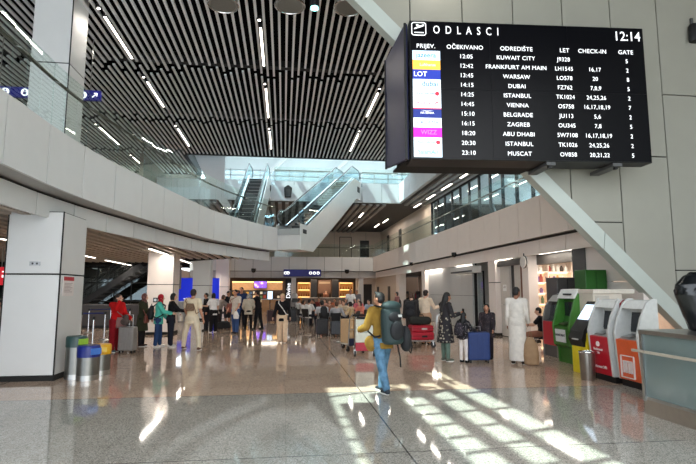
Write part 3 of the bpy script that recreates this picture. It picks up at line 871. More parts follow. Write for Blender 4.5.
for i, (a, b, c, d, e) in enumerate(ROWS):
    v = 2.225-.2095*i
    for s, u in ((a, 1.19), (b, 2.27), (c, 3.32), (d, 4.0), (e, 4.73)):
        if s: bt('flight_lettering', s, u, v, .128, sp=1.05, sx=.95 if u > 3 else 1.)
# airline tiles
def tile(i, rgb, body, col, size=.1, al=.33, extra=None, rows=1.0):
    v = 2.225-.2095*i
    q = MB().box(.04, -.036, v-.1045, .63, -.0305, v-.1045+.2085*rows).build('airline_tile', glow('tile_%d' % i, rgb, .46), bd)
    o = text('tile_lettering', body, size, glow('tile_ink_%d_%d_%d' % col, col, .5 if sum(col) > 560 else .08), q, (al, -.040, v), FR, 'CENTER', .003, 1., .001)
    return q, v
tile(0, (205, 230, 250), 'jazeera', (30, 130, 190), .15)
tile(1, (236, 176, 70), 'Lufthansa', (250, 235, 200), .09, .36)
tile(2, (28, 48, 150), 'LOT', (245, 245, 250), .15, .2)
tile(3, (214, 232, 246), 'dubai', (20, 110, 150), .16, .4)
q, v = tile(4, (234, 242, 250), 'TURKISH AIRLINES', (60, 90, 150), .055, .28)
MB().cyl((.55, -.0415, v), (.55, -.036, v), .045, n=18).build('emblem', glow('tile_red', (215, 40, 60), .4), q)
q, v = tile(5, (228, 240, 250), 'Austrian', (200, 60, 70), .1, .28)
MB().extrude([(.46, -.04, v-.03), (.6, -.04, v+.03), (.52, -.04, v+.03)], (0, .004, 0)).build('emblem', glow('tile_red', (215, 40, 60), .4), q)
q, v = tile(6, (22, 40, 120), 'AIR SERBIA', (235, 238, 245), .06, .33)
MB().box(.04, -.041, v+.085, .63, -.036, v+.105).build('red_line', glow('tile_red', (215, 40, 60), .4), q)
MB().extrude([(.2, -.04, v+.06), (.33, -.04, v+.03), (.46, -.04, v+.06), (.33, -.04, v+.045)], (0, .004, 0)).build('emblem', glow('tile_ink_235_238_245', (235, 238, 245), .4), q)
tile(7, (226, 236, 246), 'CROATIA', (70, 90, 150), .105, .34)
tile(8, (232, 20, 200), 'WIZZ', (250, 120, 220), .13, .36)
q, v = tile(9, (228, 240, 250), 'TURKISH AIRLINES', (60, 90, 150), .055, .28)
MB().cyl((.55, -.0415, v), (.55, -.036, v), .045, n=18).build('emblem', glow('tile_red', (215, 40, 60), .4), q)
tile(10, (214, 234, 246), 'SalamAir', (60, 160, 170), .12, .34)
# take-off symbol in a rounded frame
ic = MB(); pts = []
for cx, cz, a0 in ((.27, .25, 0), (.06, .25, 90), (.06, .06, 180), (.27, .06, 270)):
    for k in range(6): a = R(a0+90*k/5); pts.append((.02+cx+math.cos(a)*.045, -.038, 2.655+cz+math.sin(a)*.045))
MB().tube(pts, .009, 6, closed=True).build('icon_frame', TXT, bd)
m = MB()
m.box(.09, -.040, 2.72, .29, -.034, 2.738)
m.extrude([(.09, -.040, 2.80), (.28, -.040, 2.87), (.305, -.040, 2.90), (.28, -.040, 2.912), (.085, -.040, 2.825)], (0, .006, 0))
m.extrude([(.16, -.040, 2.84), (.125, -.040, 2.905), (.15, -.040, 2.912), (.235, -.040, 2.875)], (0, .006, 0))
m.build('icon_plane', TXT, bd)

# ================================================================ SIGNS AND SMALL WALL FITTINGS
BLUE = M('sign_blue', (34, 36, 140), .4, var=.02)
def disc_sign(name, label, a, b, h, dots, arrow=None, z=None, r=.34):
    a, b = Vector(a), Vector(b); L = (b-a).length; d = (b-a)
    t = thing(name, label, 'sign', a, math.atan2(d.y, d.x))
    MB().box(0, 0, 0, L, .08, h).build('panel', BLUE, t, bevel=.006)
    for u in dots:
        ds = MB().cyl((u*L, -.012, h/2), (u*L, .0, h/2), h*r, n=22).build('pictogram_disc', glow('sign_white', (240, 242, 246), .6), t)
        MB().box(u*L-h*r*.42, -.016, h*.5-h*r*.62, u*L+h*r*.42, -.011, h*.5+h*r*.18).cyl((u*L, -.016, h*.5+h*r*.5), (u*L, -.011, h*.5+h*r*.5), h*r*.24, n=10).build('pictogram', BLUE, ds)
    if arrow is not None:
        u = arrow*L; m = MB().bar((u-h*.2, -.01, h*.3), (u+h*.2, -.01, h*.7), .012, h*.08)
        m.bar((u+h*.2, -.01, h*.7), (u-h*.05, -.01, h*.7), .012, h*.08).bar((u+h*.2, -.01, h*.7), (u+h*.2, -.01, h*.42), .012, h*.08)
        m.build('arrow', glow('sign_white', (240, 242, 246), .6), t)
    if z is not None:
        for u in (.1, .9): MB().box(u*L-.04, .08, h*.80, u*L+.04, z, h*.98).build('bracket', STEEL, t)
    for u in (() if z is not None else (.1, .9)): MB().cyl((u*L, .04, h), (u*L, .04, h+ (9.5-a.z-h)), .015, n=6).build('hanger', STEEL, t)
    return t
a, b = atY(-14, 98, 15.6), atY(100.5, 101, 15.6)
disc_sign('hanging_sign', 'long blue sign with white pictogram discs and an arrow behind the upper column', (a.x, 15.6, b.z), (b.x, 15.6, b.z), .33, (.16, .33, .42, .51, .84), .945)
a, b = atY(283.5, 276.5, 43.9), atY(321, 276.5, 43.9)
disc_sign('hanging_sign', 'blue sign with white pictograms on the back gallery edge above the cafe', (a.x, 43.85, a.z), (b.x, 43.85, a.z), .62, (.05, .12, .72, .82, .92), z=.152, r=.22)
for px, py, lab in ((347, 273, 'small black dome camera on the back gallery edge right of the blue sign'), (253.5, 272, 'small black dome camera on the back gallery edge left of the blue sign'),):
    p = atY(px, py, 43.95); t = thing('dome_camera', lab, 'camera', (p.x, 43.99, p.z))
    MB().cyl((0, 0, .12), (0, 0, .3), .2, n=16).build('base', BLACK, t, smooth=True); MB().ell((0, 0, .1), (.19, .19, .17)).build('dome', M('dome_black', (10, 10, 10), .1), t, smooth=True)
for px, py, lab in ((455, 256, 'black dome camera on the right gallery edge over the grey panels'), (412, 265, 'black dome camera on the right gallery edge at its far end')):
    p = atX(px, py, 7.9); t = thing('dome_camera', lab, 'camera', (7.86, p.y, p.z))
    MB().cyl((0, 0, .05), (0, 0, .16), .12, n=16).build('base', BLACK, t, smooth=True); MB().ell((0, 0, .04), (.11, .11, .1)).build('dome', M('dome_black', (10, 10, 10), .1), t, smooth=True)
p = atY(288, 193, 31.9)
t = thing('wall_speaker', 'black speaker on the white upper slab between the escalators', 'speaker', (p.x, 31.93, p.z-.3))
MB().extrude([(-.2, 0, 0), (.2, 0, 0), (.26, 0, .62), (.0, 0, .8), (-.26, 0, .62)], (0, -.25, 0)).build('case', BLACK, t, bevel=.03); MB().box(-.16, -.27, .05, .16, -.25, .5).build('grille', GRAPH, t)
p = atY(692.5, 33, 10.5)
t = thing('wall_speaker', 'small black speaker on the grey wall at the right edge', 'speaker', (p.x+.06, 10.59, p.z))
MB().loft([((0, -.1, -.22), .16, .1), ((0, -.1, -.15), .17, .11), ((0, -.1, .15), .16, .1), ((0, -.1, .22), .12, .08)]).build('case', BLACK, t, smooth=True); MB().box(-.03, -.05, .2, .03, 0, .42).build('bracket', M('bracket_grey', (80, 80, 80), .5), t)
# notice and plate on the near column
p0, p1 = atX(63.5, 276, -4.37), atX(73, 296, -4.37)
t = thing('notice_board', 'white notice sheet with a red header on the near column side', 'notice', (-4.375, p0.y, p1.z))
W_, H_ = abs(p1.y-p0.y), p0.z-p1.z
MB().box(0, 0, 0, .012, W_, H_).build('sheet', M('notice_paper', (226, 216, 212), .6), t)
MB().box(.012, .02, H_-.09, .016, W_-.02, H_-.01).build('header', M('notice_red', (180, 40, 52), .5), t)
m = MB()
for k in range(7): m.box(.012, .06, H_-.15-k*(H_-.2)/7, .0145, W_-.08-.05*(k % 3), H_-.138-k*(H_-.2)/7)
m.build('text_lines', M('notice_ink', (170, 150, 150), .6), t)
p = atY(35, 262, 10.54)
t = thing('wall_plate', 'small metal plate with two buttons on the front of the near column', 'plate', (p.x, 10.548, p.z-.03))
MB().box(-.1, -.012, -.04, .1, 0, .04).build('plate', M('plate_steel', (150, 150, 150), .3, .8), t); MB().cyl((-.04, -.018, 0), (-.04, -.01, 0), .02, n=12).cyl((.04, -.018, 0), (.04, -.01, 0), .02, n=12).build('buttons', BLACK, t)
p = atY(155.5, 300, 20.88)
t = thing('wall_socket', 'small dark box on the cream column behind the queue', 'box', (p.x, 20.89, p.z)); MB().box(-.09, -.04, -.09, .09, 0, .09).build('box', GRAPH, t, bevel=.01); MB().cyl((0, -.055, 0), (0, -.04, 0), .05, n=14).build('button', STEEL, t)
# lit exit-red sign at the far left
p0, p1 = atY(1, 267, 18), atY(9.5, 285, 18)
t = thing('hanging_sign', 'red lit sign at the far left edge beside the near column', 'sign', (p0.x, 18, p1.z)); MB().box(-.35, 0, 0, p1.x-p0.x, .1, p0.z-p1.z).build('panel', glow('red_sign', (190, 24, 38), .3), t); MB().box(.05, -.01, .25, .22, 0, .33).box(.05, -.01, .42, .18, 0, .46).build('mark', glow('sign_white', (240, 242, 246), .6), t); MB().cyl((0, .05, p0.z-p1.z), (0, .05, 3.2-p1.z), .015, n=6).build('hanger', STEEL, t)

# ================================================================ THE ROW OF MACHINES ON THE RIGHT
def machine_rot(): return R(90)                          # local -y faces the hall (-x)
def atm(name, label, x, yc, w, h, front, shell, rear, mark):
    """local: +x to the viewer's right when facing it, -y is the front"""
    t = thing(name, label, 'machine', (x, yc, 0), -PI/2)
    d = .36; hw = w/2
    side = [(0, .0), (-.0, .86), (.03, .98), (.10, 1.18), (.22, h-.05), (.30, h), (d, h), (d, .0)]
    ds = d if rear is None else .2
    for s in (-1, 1):
        MB().extrude([(s*hw, y, z) for y, z in [(.0, .12), (-.06, .84), (-.07, .95), (.02, 1.25), (.15, h-.06), (.25 if rear is None else .19, h+.01), (ds, h+.01), (ds, .12)]], (-s*.055, 0, 0)).build('side_panel', shell, t, bevel=.012)
    MB().extrude([(-hw+.05, y, z) for y, z in [(.04, .12), (.0, .86), (.24, .92), (.30, 1.22), (.26, h-.14), (.17, h-.12), (.27, h-.01), (d-.02, h-.01), (d-.02, .12)]], (w-.1, 0, 0)).build('cabinet', shell, t)
    MB().extrude([(-hw+.05, y, z) for y, z in [(-.012, .13), (-.055, .84), (.05, .86), (.05, .13)]], (w-.1, 0, 0)).build('front_panel', front, t, bevel=.006)
    MB().box(-hw+.02, .05, 0, hw-.02, d-.03, .13).build('plinth', BLACK, t)
    s = MB().extrude([(-hw*.62, .255, 1.0), (hw*.25, .255, 1.0), (hw*.25, .30, 1.30), (-hw*.62, .30, 1.30)], (0, -.03, 0)).build('screen', M('dark_display', (20, 24, 30), .15), t)
    MB().extrude([(-hw*.7, .238, .97), (hw*.33, .238, .97), (hw*.33, .285, 1.33), (-hw*.7, .285, 1.33)], (0, -.012, 0)).build('screen_surround', GRAPH, t)
    s.location.y = -.02
    MB().extrude([(-hw*.5, -.02, .875), (hw*.2, -.02, .875), (hw*.2, .18, .925), (-hw*.5, .18, .925)], (0, 0, .02)).build('keypad', STEEL, t)
    for k, z in enumerate((1.02, 1.13, 1.24)):
        MB().box(hw*.45, .22-.02*k, z, hw*.8, .27, z+.06).build('slot', (GRAPH, STEEL, M('slot_white', (226, 226, 224), .4))[k], t)
    MB().extrude([(-hw+.04, .10, h-.17), (hw-.04, .10, h-.17), (hw-.04, .20, h-.03), (-hw+.04, .20, h-.03)], (0, .05, .01)).build('header', M('header_white', (228, 228, 224), .4), t)
    if rear is not None:
        q = MB().box(-hw+.02, .37, .05, hw-.02, .62, h-.02)
        for s in (-1, 1): q.extrude([(s*(hw+.004), y, z) for y, z in [(.205, .05), (.205, h-.10), (.30, h-.02), (.62, h-.02), (.62, .05)]], (-s*.05, 0, 0))
        MB().box(-hw+.046, .15, .86, -hw+.058, .36, h-.03).build('inner_cheek', shell, t); MB().box(hw-.058, .15, .86, hw-.046, .36, h-.03).build('inner_cheek', shell, t)
        q.build('rear_housing', rear, t, bevel=.012)
    mark(t, hw)
    return t
RED, ORANGE = M('machine_red', (190, 22, 40), .35), M('machine_orange', (226, 94, 44), .35)
GREEN, YELLOW = M('machine_green', (46, 102, 30), .4), M('machine_yellow', (226, 204, 26), .35)
SHELL = M('machine_white', (200, 200, 196), .35); DKRED = M('machine_dark_red', (150, 16, 30), .4)
INK = M('machine_white_ink', (238, 228, 224), .5)
def mark_red(t, hw):
    m = MB().cyl((-.03, -.062, .70), (-.03, -.03, .70), .05, n=20); m.build('logo_disc', INK, t)
    text('logo_lettering', 'Bankomat', .07, INK, t, (-.02, -.062, .60), FR, bold=.001)
    text('logo_lettering', '24h', .06, INK, t, (-.02, -.058, .53), FR)
    text('foot_lettering', 'Bankomat 24h', .075, INK, t, (-.02, -.042, .27), FR, bold=.001)
def mark_orange(t, hw):
    m = MB(); c = [(-.17, .18), (.17, .18), (.17, .56), (-.17, .56)]
    for (a, b), (e, f) in zip(c, c[1:]+c[:1]): m.bar((a, -.048, b), (e, -.048, f), .03, .014)
    m.build('logo_frame', INK, t)
    m = MB().box(-.11, -.062, .45, .11, -.03, .475)
    for u in (-.1, -.035, .035, .1): m.box(u-.013, -.058, .26, u+.013, -.03, .45)
    m.build('logo_bars', INK, t)
atm('cash_machine', 'orange cash machine in white shell nearest the glass counter', 6.18, 8.46, .66, 1.57, ORANGE, SHELL, None, mark_orange)
atm('cash_machine', 'bright red cash machine in white shell with dark red housing, beside orange one', 6.14, 9.2, .66, 1.57, RED, SHELL, DKRED, mark_red)
# yellow self-service terminal with tilted bright touch screen
t = thing('service_terminal', 'yellow self-service terminal with a tilted bright touch screen on black head', 'machine', (6.22, 10.08, 0), -PI/2)
MB().extrude([(-.27, y, z) for y, z in [(0, 0), (0, .62), (.06, .86), (.5, 1.5), (.62, 1.46), (.62, 0)]], (.54, 0, 0)).build('body', YELLOW, t, bevel=.012)
MB().extrude([(-.272, y, z) for y, z in [(-.02, .56), (-.08, .72), (-.02, .86), (.04, .86), (.02, .58)]], (.50, 0, 0)).build('tray', BLACK, t, bevel=.008)
MB().extrude([(-.275, y, z) for y, z in [(-.04, .86), (.42, 1.5), (.47, 1.47), (.06, .84)]], (.50, 0, 0)).build('head', BLACK, t, bevel=.008)
MB().extrude([(-.2, .13, 1.115), (.17, .13, 1.115), (.17, .35, 1.42), (-.2, .35, 1.42)], (0, -.012, .01)).build('touch_screen', glow('pale_screen', (190, 208, 226), .9), t)
MB().extrude([(-.12, -.085, .70), (.12, -.085, .70), (.12, -.06, .735), (-.12, -.06, .735)], (0, -.01, 0)).build('slot', STEEL, t)
# green machine
t = thing('cash_machine', 'green cash machine with white header and white sticker on its front', 'machine', (6.72, 11.52, 0), -PI/2)
for s in (-1, 1): MB().extrude([(s*.37, y, z) for y, z in [(.06, 0), (.04, .36), (-.05, .42), (-.08, .88), (-.02, 1.1), (.1, 1.5), (.24, 1.74), (.7, 1.74), (.7, 0)]], (-s*.06, 0, 0)).build('side_panel', M('machine_light_green', (62, 118, 42), .4), t, bevel=.012)
MB().extrude([(-.32, y, z) for y, z in [(.05, .36), (-.04, .43), (-.065, .86), (.16, .93), (.26, 1.15), (.24, 1.5), (.3, 1.7), (.68, 1.7), (.68, .36)]], (.64, 0, 0)).build('cabinet', GREEN, t)
MB().box(-.33, .08, 0, .33, .66, .37).build('plinth', M('machine_deep_green', (44, 100, 30), .45), t)
MB().extrude([(-.36, .08, 1.54), (.36, .08, 1.54), (.36, .2, 1.76), (-.36, .2, 1.76)], (0, .06, .01)).build('header', M('header_white', (228, 228, 224), .4), t)
m = MB().box(-.1, .09, 1.62, .22, .13, 1.66); m.build('header_lettering', GRAPH, t)
MB().extrude([(-.24, .225, 1.12), (.12, .225, 1.12), (.12, .235, 1.45), (-.24, .235, 1.45)], (0, -.02, 0)).build('screen', M('dark_display', (20, 24, 30), .15), t)
MB().extrude([(-.18, .0, .915), (.08, .0, .915), (.08, .16, .955), (-.18, .16, .955)], (0, 0, .02)).build('keypad', STEEL, t)
s = MB().extrude([(-.24, -.062, .50), (.2, -.062, .50), (.2, -.078, .80), (-.24, -.078, .80)], (0, .01, 0)).build('sticker', M('sticker_white', (220, 222, 224), .4), t)
text('sticker_lettering', 'BANKOMAT', .075, M('sticker_ink', (70, 70, 80), .5), s, (-.02, -.074, .66), FR, bold=.002)
# dark grey machine
t = thing('cash_machine', 'dark grey curved cash machine with red lower front, furthest along the row', 'machine', (7.05, 12.75, 0), -PI/2)
DG = M('machine_dark_grey', (84, 84, 82), .35, .3)
for s in (-1, 1): MB().extrude([(s*.38, y, z) for y, z in [(.0, 0), (.0, .9), (.03, 1.1), (.12, 1.36), (.3, 1.56), (.5, 1.66), (.72, 1.66), (.72, 0)]], (-s*.07, 0, 0)).build('side_panel', M('machine_mid_grey', (128, 126, 122), .35, .3), t, bevel=.012)
MB().extrude([(-.31, y, z) for y, z in [(.03, 0), (.02, .9), (.18, .96), (.24, 1.3), (.36, 1.55), (.7, 1.62), (.7, 0)]], (.62, 0, 0)).build('cabinet', DG, t)
MB().box(-.31, -.015, .3, .31, .04, .92).build('front_panel', RED, t, bevel=.008)
MB().extrude([(-.2, .19, 1.05), (.14, .19, 1.05), (.14, .26, 1.34), (-.2, .26, 1.34)], (0, -.02, 0)).build('screen', M('dark_display', (20, 24, 30), .15), t)
MB().extrude([(-.2, .0, .915), (.1, .0, .915), (.1, .16, .955), (-.2, .16, .955)], (0, 0, .02)).build('keypad', STEEL, t)
MB().extrude([(-.3, .16, 1.44), (.3, .16, 1.44), (.3, .3, 1.6), (-.3, .3, 1.6)], (0, .05, .01)).build('header', M('header_grey', (170, 168, 164), .4), t)
# cabinets behind
p0, p1 = atY(573.5, 292, 12.0), atY(600, 270, 12.0)
t = thing('tall_cabinet', 'tall plain green cabinet rising behind the green cash machine', 'cabinet', (7.62, 11.9, 0))
m = MB().box(-.0, 0, 0, .58, .5, 2.26); m.build('body', M('cabinet_green', (36, 92, 28), .4), t, bevel=.012); MB().box(.28, -.012, .1, .3, 0, 2.2).build('door_seam', M('cabinet_seam', (24, 70, 20), .5), t); MB().box(.4, -.03, 1.0, .43, -.01, 1.2).build('handle', STEEL, t)
t = thing('tall_cabinet', 'dark grey cabinet between the lit shop and the tall green cabinet', 'cabinet', (7.56, 13.15, 0))
MB().box(0, 0, 0, .62, .6, 2.1).build('body', M('cabinet_dark_grey', (74, 70, 68), .4), t, bevel=.012); MB().box(.3, -.01, .05, .315, 0, 2.05).build('door_seam', BLACK, t); MB().box(.34, -.03, 1.0, .37, -.01, 1.15).build('handle', STEEL, t)
p0 = atY(590, 313, 10.6)
t = thing('ticket_machine', 'beige white box machine with a framed panel behind the yellow terminal', 'machine', (6.95, 10.62, 0))
CB = M('machine_cream', (214, 204, 190), .4)
MB().box(0, 0, .1, .72, .6, 1.72).build('body', CB, t, bevel=.012); MB().box(.05, -.012, 1.2, .4, 0, 1.62).build('panel', M('panel_pale', (192, 184, 174), .4), t, bevel=.005); MB().box(-.02, -.05, 1.66, 1.0, .62, 1.76).build('top', CB, t, bevel=.01); MB().box(.03, .05, 0, .69, .55, .11).build('plinth', BLACK, t)
# waste bin in front of the yellow terminal
p = G(588.5, 381)
t = thing('waste_bin', 'round brushed steel waste bin in front of the yellow terminal', 'bin', (p.x+.06, p.y+.1, 0))
MB().tube([(0, 0, 0), (0, 0, .02), (0, 0, .53)], [.125, .13, .145], 28).build('drum', M('bin_steel', (150, 142, 134), .3, .9), t, smooth=True)
MB().tube([(math.cos(2*PI*k/32)*.143, math.sin(2*PI*k/32)*.143, .535) for k in range(32)], .016, 8, closed=True).build('rim', CHROME, t, smooth=True)
MB().cyl((0, 0, .525), (0, 0, .538), .13, n=24).build('opening', BLACK, t)
# glass-fronted counter
t = thing('service_counter', 'glass-fronted steel counter with a wooden rail at the right edge', 'counter', (5.10, 6.72, 0))
HC = 1.17
MB().box(.02, -2.6, .2, 1.2, 0, HC-.04).build('body', M('counter_glass_grey', (120, 134, 132), .08, var=.04, scale=2), t)
for y in (0, -1.3, -2.6): MB().box(-.01, y-.025, .18, .06, y+.025, HC).build('post', STEEL, t)
MB().box(-.02, -2.62, HC-.06, 1.2, .03, HC).build('top_edge', STEEL, t, bevel=.006)
MB().box(.005, -2.6, .2, .03, 0, .24).build('lower_edge', STEEL, t)
MB().box(.01, -2.6, 0, 1.2, 0.02, .2).build('plinth', M('plinth_steel', (170, 160, 148), .3, .8), t)
MB().box(-.12, -2.62, .858, -.08, .06, .895).build('rail', M('rail_pale_wood', (184, 172, 156), .45), t, bevel=.008)
for y in (-.02, -1.3, -2.55): MB().box(-.1, y-.02, .86, .02, y+.02, .885).build('rail_bracket', STEEL, t)

# ================================================================ RECYCLING BINS BY THE NEAR COLUMN
def recycling(label, x, y, r, h, lid, flap, cap_h, rz):
    t = thing('recycling_bin', label, 'bin', (x, y, 0), rz, 'recycling bins by the near column')
    MB().tube([(0, 0, .0), (0, 0, .1)], r*1.02, 30).build('foot_ring', STEEL, t, smooth=True)
    MB().tube([(0, 0, .1), (0, 0, h)], r, 30).build('drum', M('bin_drum', (128, 128, 124), .35, .9), t, smooth=True)
    l = MB().tube([(0, 0, h), (0, 0, h+cap_h-.03), (0, 0, h+cap_h)], [r*1.05, r*1.05, r*.97], 30).build('lid', lid, t, smooth=True)
    MB().box(-r*.55, -r*1.08, h+.05, r*.55, -r*.9, h+cap_h-.05).build('flap', flap, l, bevel=.005)
    return t
p = G(70, 380); q = G(84, 381); s = G(91, 378)
recycling('tall steel bin with a dark green lid against the near column', p.x+.02, p.y+.16, .185, .62, M('lid_dark_green', (38, 66, 64), .4), M('flap_lime', (150, 190, 60), .4), .21, R(60))
recycling('shorter steel bin with a blue lid beside the green-lidded one', q.x, q.y+.16, .2, .44, M('lid_blue', (18, 34, 120), .4), M('flap_light_blue', (70, 120, 200), .4), .22, R(60))
recycling('steel bin with a yellow lid half hidden behind the blue-lidded one', s.x+.02, s.y+.42, .19, .42, M('lid_yellow', (228, 170, 20), .4), M('flap_pale', (240, 200, 80), .4), .2, R(20))

# ================================================================ LEFT HALL: STANCHIONS, COUNTER, STAIRS, BLUE SCREEN
def make_stanchion(label, group):
    t = thing('queue_stanchion', label, 'stanchion', (0, 0, 0), 0, group)
    MB().tube([(0, 0, 0), (0, 0, .02), (0, 0, .04)], [.17, .165, .05], 24).build('base', STEEL, t, smooth=True)
    MB().cyl((0, 0, .03), (0, 0, .96), .028, n=14).build('post', CHROME, t, smooth=True)
    MB().cyl((0, 0, .90), (0, 0, 1.0), .04, n=14).build('belt_head', BLACK, t, smooth=True)
    return t
SG = 'chrome queue posts in the left hall'
sp = [((80, 341), 'chrome queue post just right of the near column'), ((92, 352), 'chrome queue post nearest the viewer, above the bins'), ((104, 340), 'chrome queue post left of the woman in red'), ((88, 333), 'chrome queue post further back before the dark counter'), ((110, 331), 'chrome queue post deep behind the woman in red'), ((129, 333), 'chrome queue post behind the grey suitcase')]
s0 = None; SP = []
for (a, lab) in sp:
    p = G(*a); SP.append(p)
    if s0 is None: s0 = make_stanchion(lab, SG); s0.location = p
    else: dup(s0, p, 0, lab)
t = None
for k, (i, j) in enumerate(((3, 4), (4, 5), (0, 2))):
    a, b = SP[i]+Vector((0, 0, .94)), SP[j]+Vector((0, 0, .94))
    m = MB(); d = (b-a).normalized()
    m.bar(a+d*.05, b-d*.05, .006, .05)
    o = m.build('queue_belt', M('belt_blue', (24, 34, 92), .7))
    tag(o, ('blue queue belt before the dark counter', 'blue queue belt behind the woman in red', 'blue queue belt from the near column to the woman in red')[k], 'belt', 'belts of the queue posts')
# dark counter
t = thing('check_in_counter', 'long dark counter at the back of the left hall', 'counter', (-11.6, 25.0, 0))
MB().box(0, 0, 0, 4.8, .7, 1.05).build('body', M('counter_brown', (62, 50, 42), .4), t, bevel=.01); MB().box(-.05, -.08, 1.05, 4.85, .75, 1.1).build('worktop', M('counter_top_dark', (88, 76, 66), .25), t, bevel=.006); MB().box(0, -.01, 0, 4.8, 0, .12).build('kickboard', BLACK, t)
# dark stairs with railings behind the counter
t = thing('staircase', 'dark open staircase with rails rising behind the dark counter', 'stairs', (-11.9, 28.2, 0))
m = MB()
for k in range(14): m.box(.3*k, 0, .21*k+.17, .3*k+.34, 1.5, .21*(k+1))
m.build('treads', M('stair_tread', (78, 74, 70), .5), t)
for y in (-.03, 1.5): MB().bar((0, y, .1), (4.3, y, 3.1), .06, .3).build('stringer', M('stair_stringer', (34, 33, 33), .5), t)
for y in (0, 1.5):
    m = MB()
    for z in (.35, .6, .85, 1.05): m.tube([(0, y, z+.1), (4.3, y, z+3.1)], .018, 6)
    for k in range(6): m.cyl((.2+.8*k, y, .2+.56*k), (.2+.8*k, y, 1.25+.56*k), .02, n=6)
    m.build('railing', M('rail_dark', (50, 50, 50), .4, .5), t)
# dark glazed screen behind the stairs
t = thing('glazed_screen', 'dark framed glazed screen behind the staircase and counter', 'screen', (-16.5, 31.0, 0))
m = MB()
for k in range(11): m.box(k*.95-.03, 0, 0, k*.95+.03, .08, 3.2)
for z in (.03, 1.1, 2.2, 3.17): m.box(0, .005, z-.03, 9.5, .075, z+.03)
m.build('frame', BLACK, t); MB().box(0, .03, 0, 9.5, .045, 3.2).build('glass', glass('dark_glazing', (120, 128, 130), gain=1.5), t)
# blue screen wall
a, b = atY(178.5, 280, 37.6), atY(218.5, 306, 37.6)
t = thing('advert_screen', 'wide bright blue screen behind the third column with small white lettering', 'screen', (a.x, 37.6, b.z))
MB().box(0, 0, 0, b.x-a.x, .12, a.z-b.z+.15).build('panel', glow('screen_blue', (20, 42, 190), .30), t); text('lettering', 'welcome', .2, glow('sign_white', (240, 242, 246), .6), t, (.75, -.012, .55), FR); MB().box(.2, .02, -b.z, 1.0, .1, 0).box(b.x-a.x-1, .02, -b.z, b.x-a.x-.2, .1, 0).build('stand', GRAPH, t)
t = thing('check_in_desk', 'grey desk with a dark screen before the blue screen, behind the cream-dressed man', 'desk', (-7.6, 30.2, 0))
MB().box(0, 0, 0, 1.9, .7, 1.08).build('body', M('desk_grey', (150, 150, 152), .4), t, bevel=.01); MB().box(-.05, -.08, 1.08, 1.95, .75, 1.13).build('worktop', M('desk_top', (190, 190, 190), .3), t); MB().box(.5, .2, 1.14, 1.1, .26, 1.55).box(.75, .2, 1.13, .85, .26, 1.16).build('monitor', BLACK, t)
hp_ = atY(176.5, 289, 22.4)
t = thing('wall_cabinet', 'grey cabinet hung from the soffit just right of the cream column', 'cabinet', (hp_.x, 22.4, hp_.z))
MB().box(-.13, 0, 0, .13, .3, 1.05).build('case', M('cabinet_mid_grey', (136, 134, 132), .5), t, bevel=.01); MB().box(-.02, .1, 1.05, .02, .14, 3.2-hp_.z).build('hanger', BLACK, t); MB().box(.0, -.008, .04, .012, 0, 1.0).build('door_seam', BLACK, t)

# ================================================================ BACK SHOPS
WOOD = M('shop_wood', (196, 150, 104), .5, var=.1, scale=5)
DWOOD = M('dark_shelf_wood', (58, 44, 36), .5)
WARM = glow('warm_shelf_light', (255, 206, 128), 2.2)
sx0, sx1 = atY(232, 290, 47).x, atY(284, 290, 47).x
t = thing('shelving_unit', 'long dark shelving with wood top panels at the back left shop', 'shelves', (sx0, 47.0, 0))
SW = sx1-sx0
MB().box(0, .02, .0, SW, .1, 1.8).build('back_panel', DWOOD, t); MB().box(0, .0, 1.8, SW, .5, 2.55).build('wood_header', WOOD, t)
for k in range(7): MB().box(SW*k/6-.03, -.4, 0, SW*k/6+.03, .02, 1.8).build('upright', DWOOD, t)
SHZ = [.3, .7, 1.07, 1.44]
for z in SHZ+[.1]: MB().box(0, -.4, z-.025, SW, .02, z).build('shelf', DWOOD, t)
MB().box(0, -.02, 2.52, SW, .0, 2.57).build('light_strip', WARM, t)
rb = random.Random(11); bc = [(196, 180, 150), (150, 60, 50), (220, 214, 200), (70, 90, 120), (180, 140, 60), (90, 120, 80), (230, 200, 160), (120, 80, 110)]
bms = []
for k, c in enumerate(bc): bms.append(MB().box(-.11, -.16, 0, .11, .0, .3).mesh('book_%d' % k, M('cover_%d' % k, c, .5)))
for z in SHZ[1:]:
    for i in range(int(SW/.31)):
        if rb.random() < .18: continue
        xx = .18+i*.31
        if min(abs(xx-SW*k/6) for k in range(7)) < .15: continue
        o = bpy.data.objects.new('book', rb.choice(bms)); COL.objects.link(o); o.location = (sx0+xx, 46.72+rb.uniform(0, .1), z); o.scale = (1, 1, rb.uniform(.65, 1.0))
        tag(o, 'small book standing on the dark shelves of the back left shop', 'book', 'books on the back shop shelves')
a, b = atY(254, 281, 46.5), atY(267, 288.5, 46.5)
t = thing('wall_screen', 'violet glowing screen above the shelves of the back left shop', 'screen', (a.x, 46.4, b.z)); MB().box(0, 0, 0, b.x-a.x, .1, a.z-b.z).build('case', BLACK, t)
MB().box(.04, -.01, .04, b.x-a.x-.04, 0, a.z-b.z-.04).build('picture', pattern('violet_picture', (70, 40, 150), [(220, 190, 250), (130, 80, 210)], 3, .5), t)
t.children[1].data.materials[0].node_tree.nodes['Principled BSDF'].inputs['Emission Color'].default_value = (.12, .05, .4, 1); t.children[1].data.materials[0].node_tree.nodes['Principled BSDF'].inputs['Emission Strength'].default_value = .8
MB().box(.3, .1, .1, .5, .65, .3).build('arm', BLACK, t)
a, b = atY(285.5, 281, 45), atY(291.5, 312, 45)
t = thing('sign_pillar', 'black pillar with white lettering running up it, left of the cafe', 'sign', (a.x, 44.95, 0)); MB().box(0, 0, 0, b.x-a.x, .5, 2.75).build('pillar', BLACK, t); text('lettering', 'Divine', .52, glow('sign_white', (240, 242, 246), .6), t, ((b.x-a.x)/2, -.012, 1.75), (R(90), R(-90), 0), bold=.004)
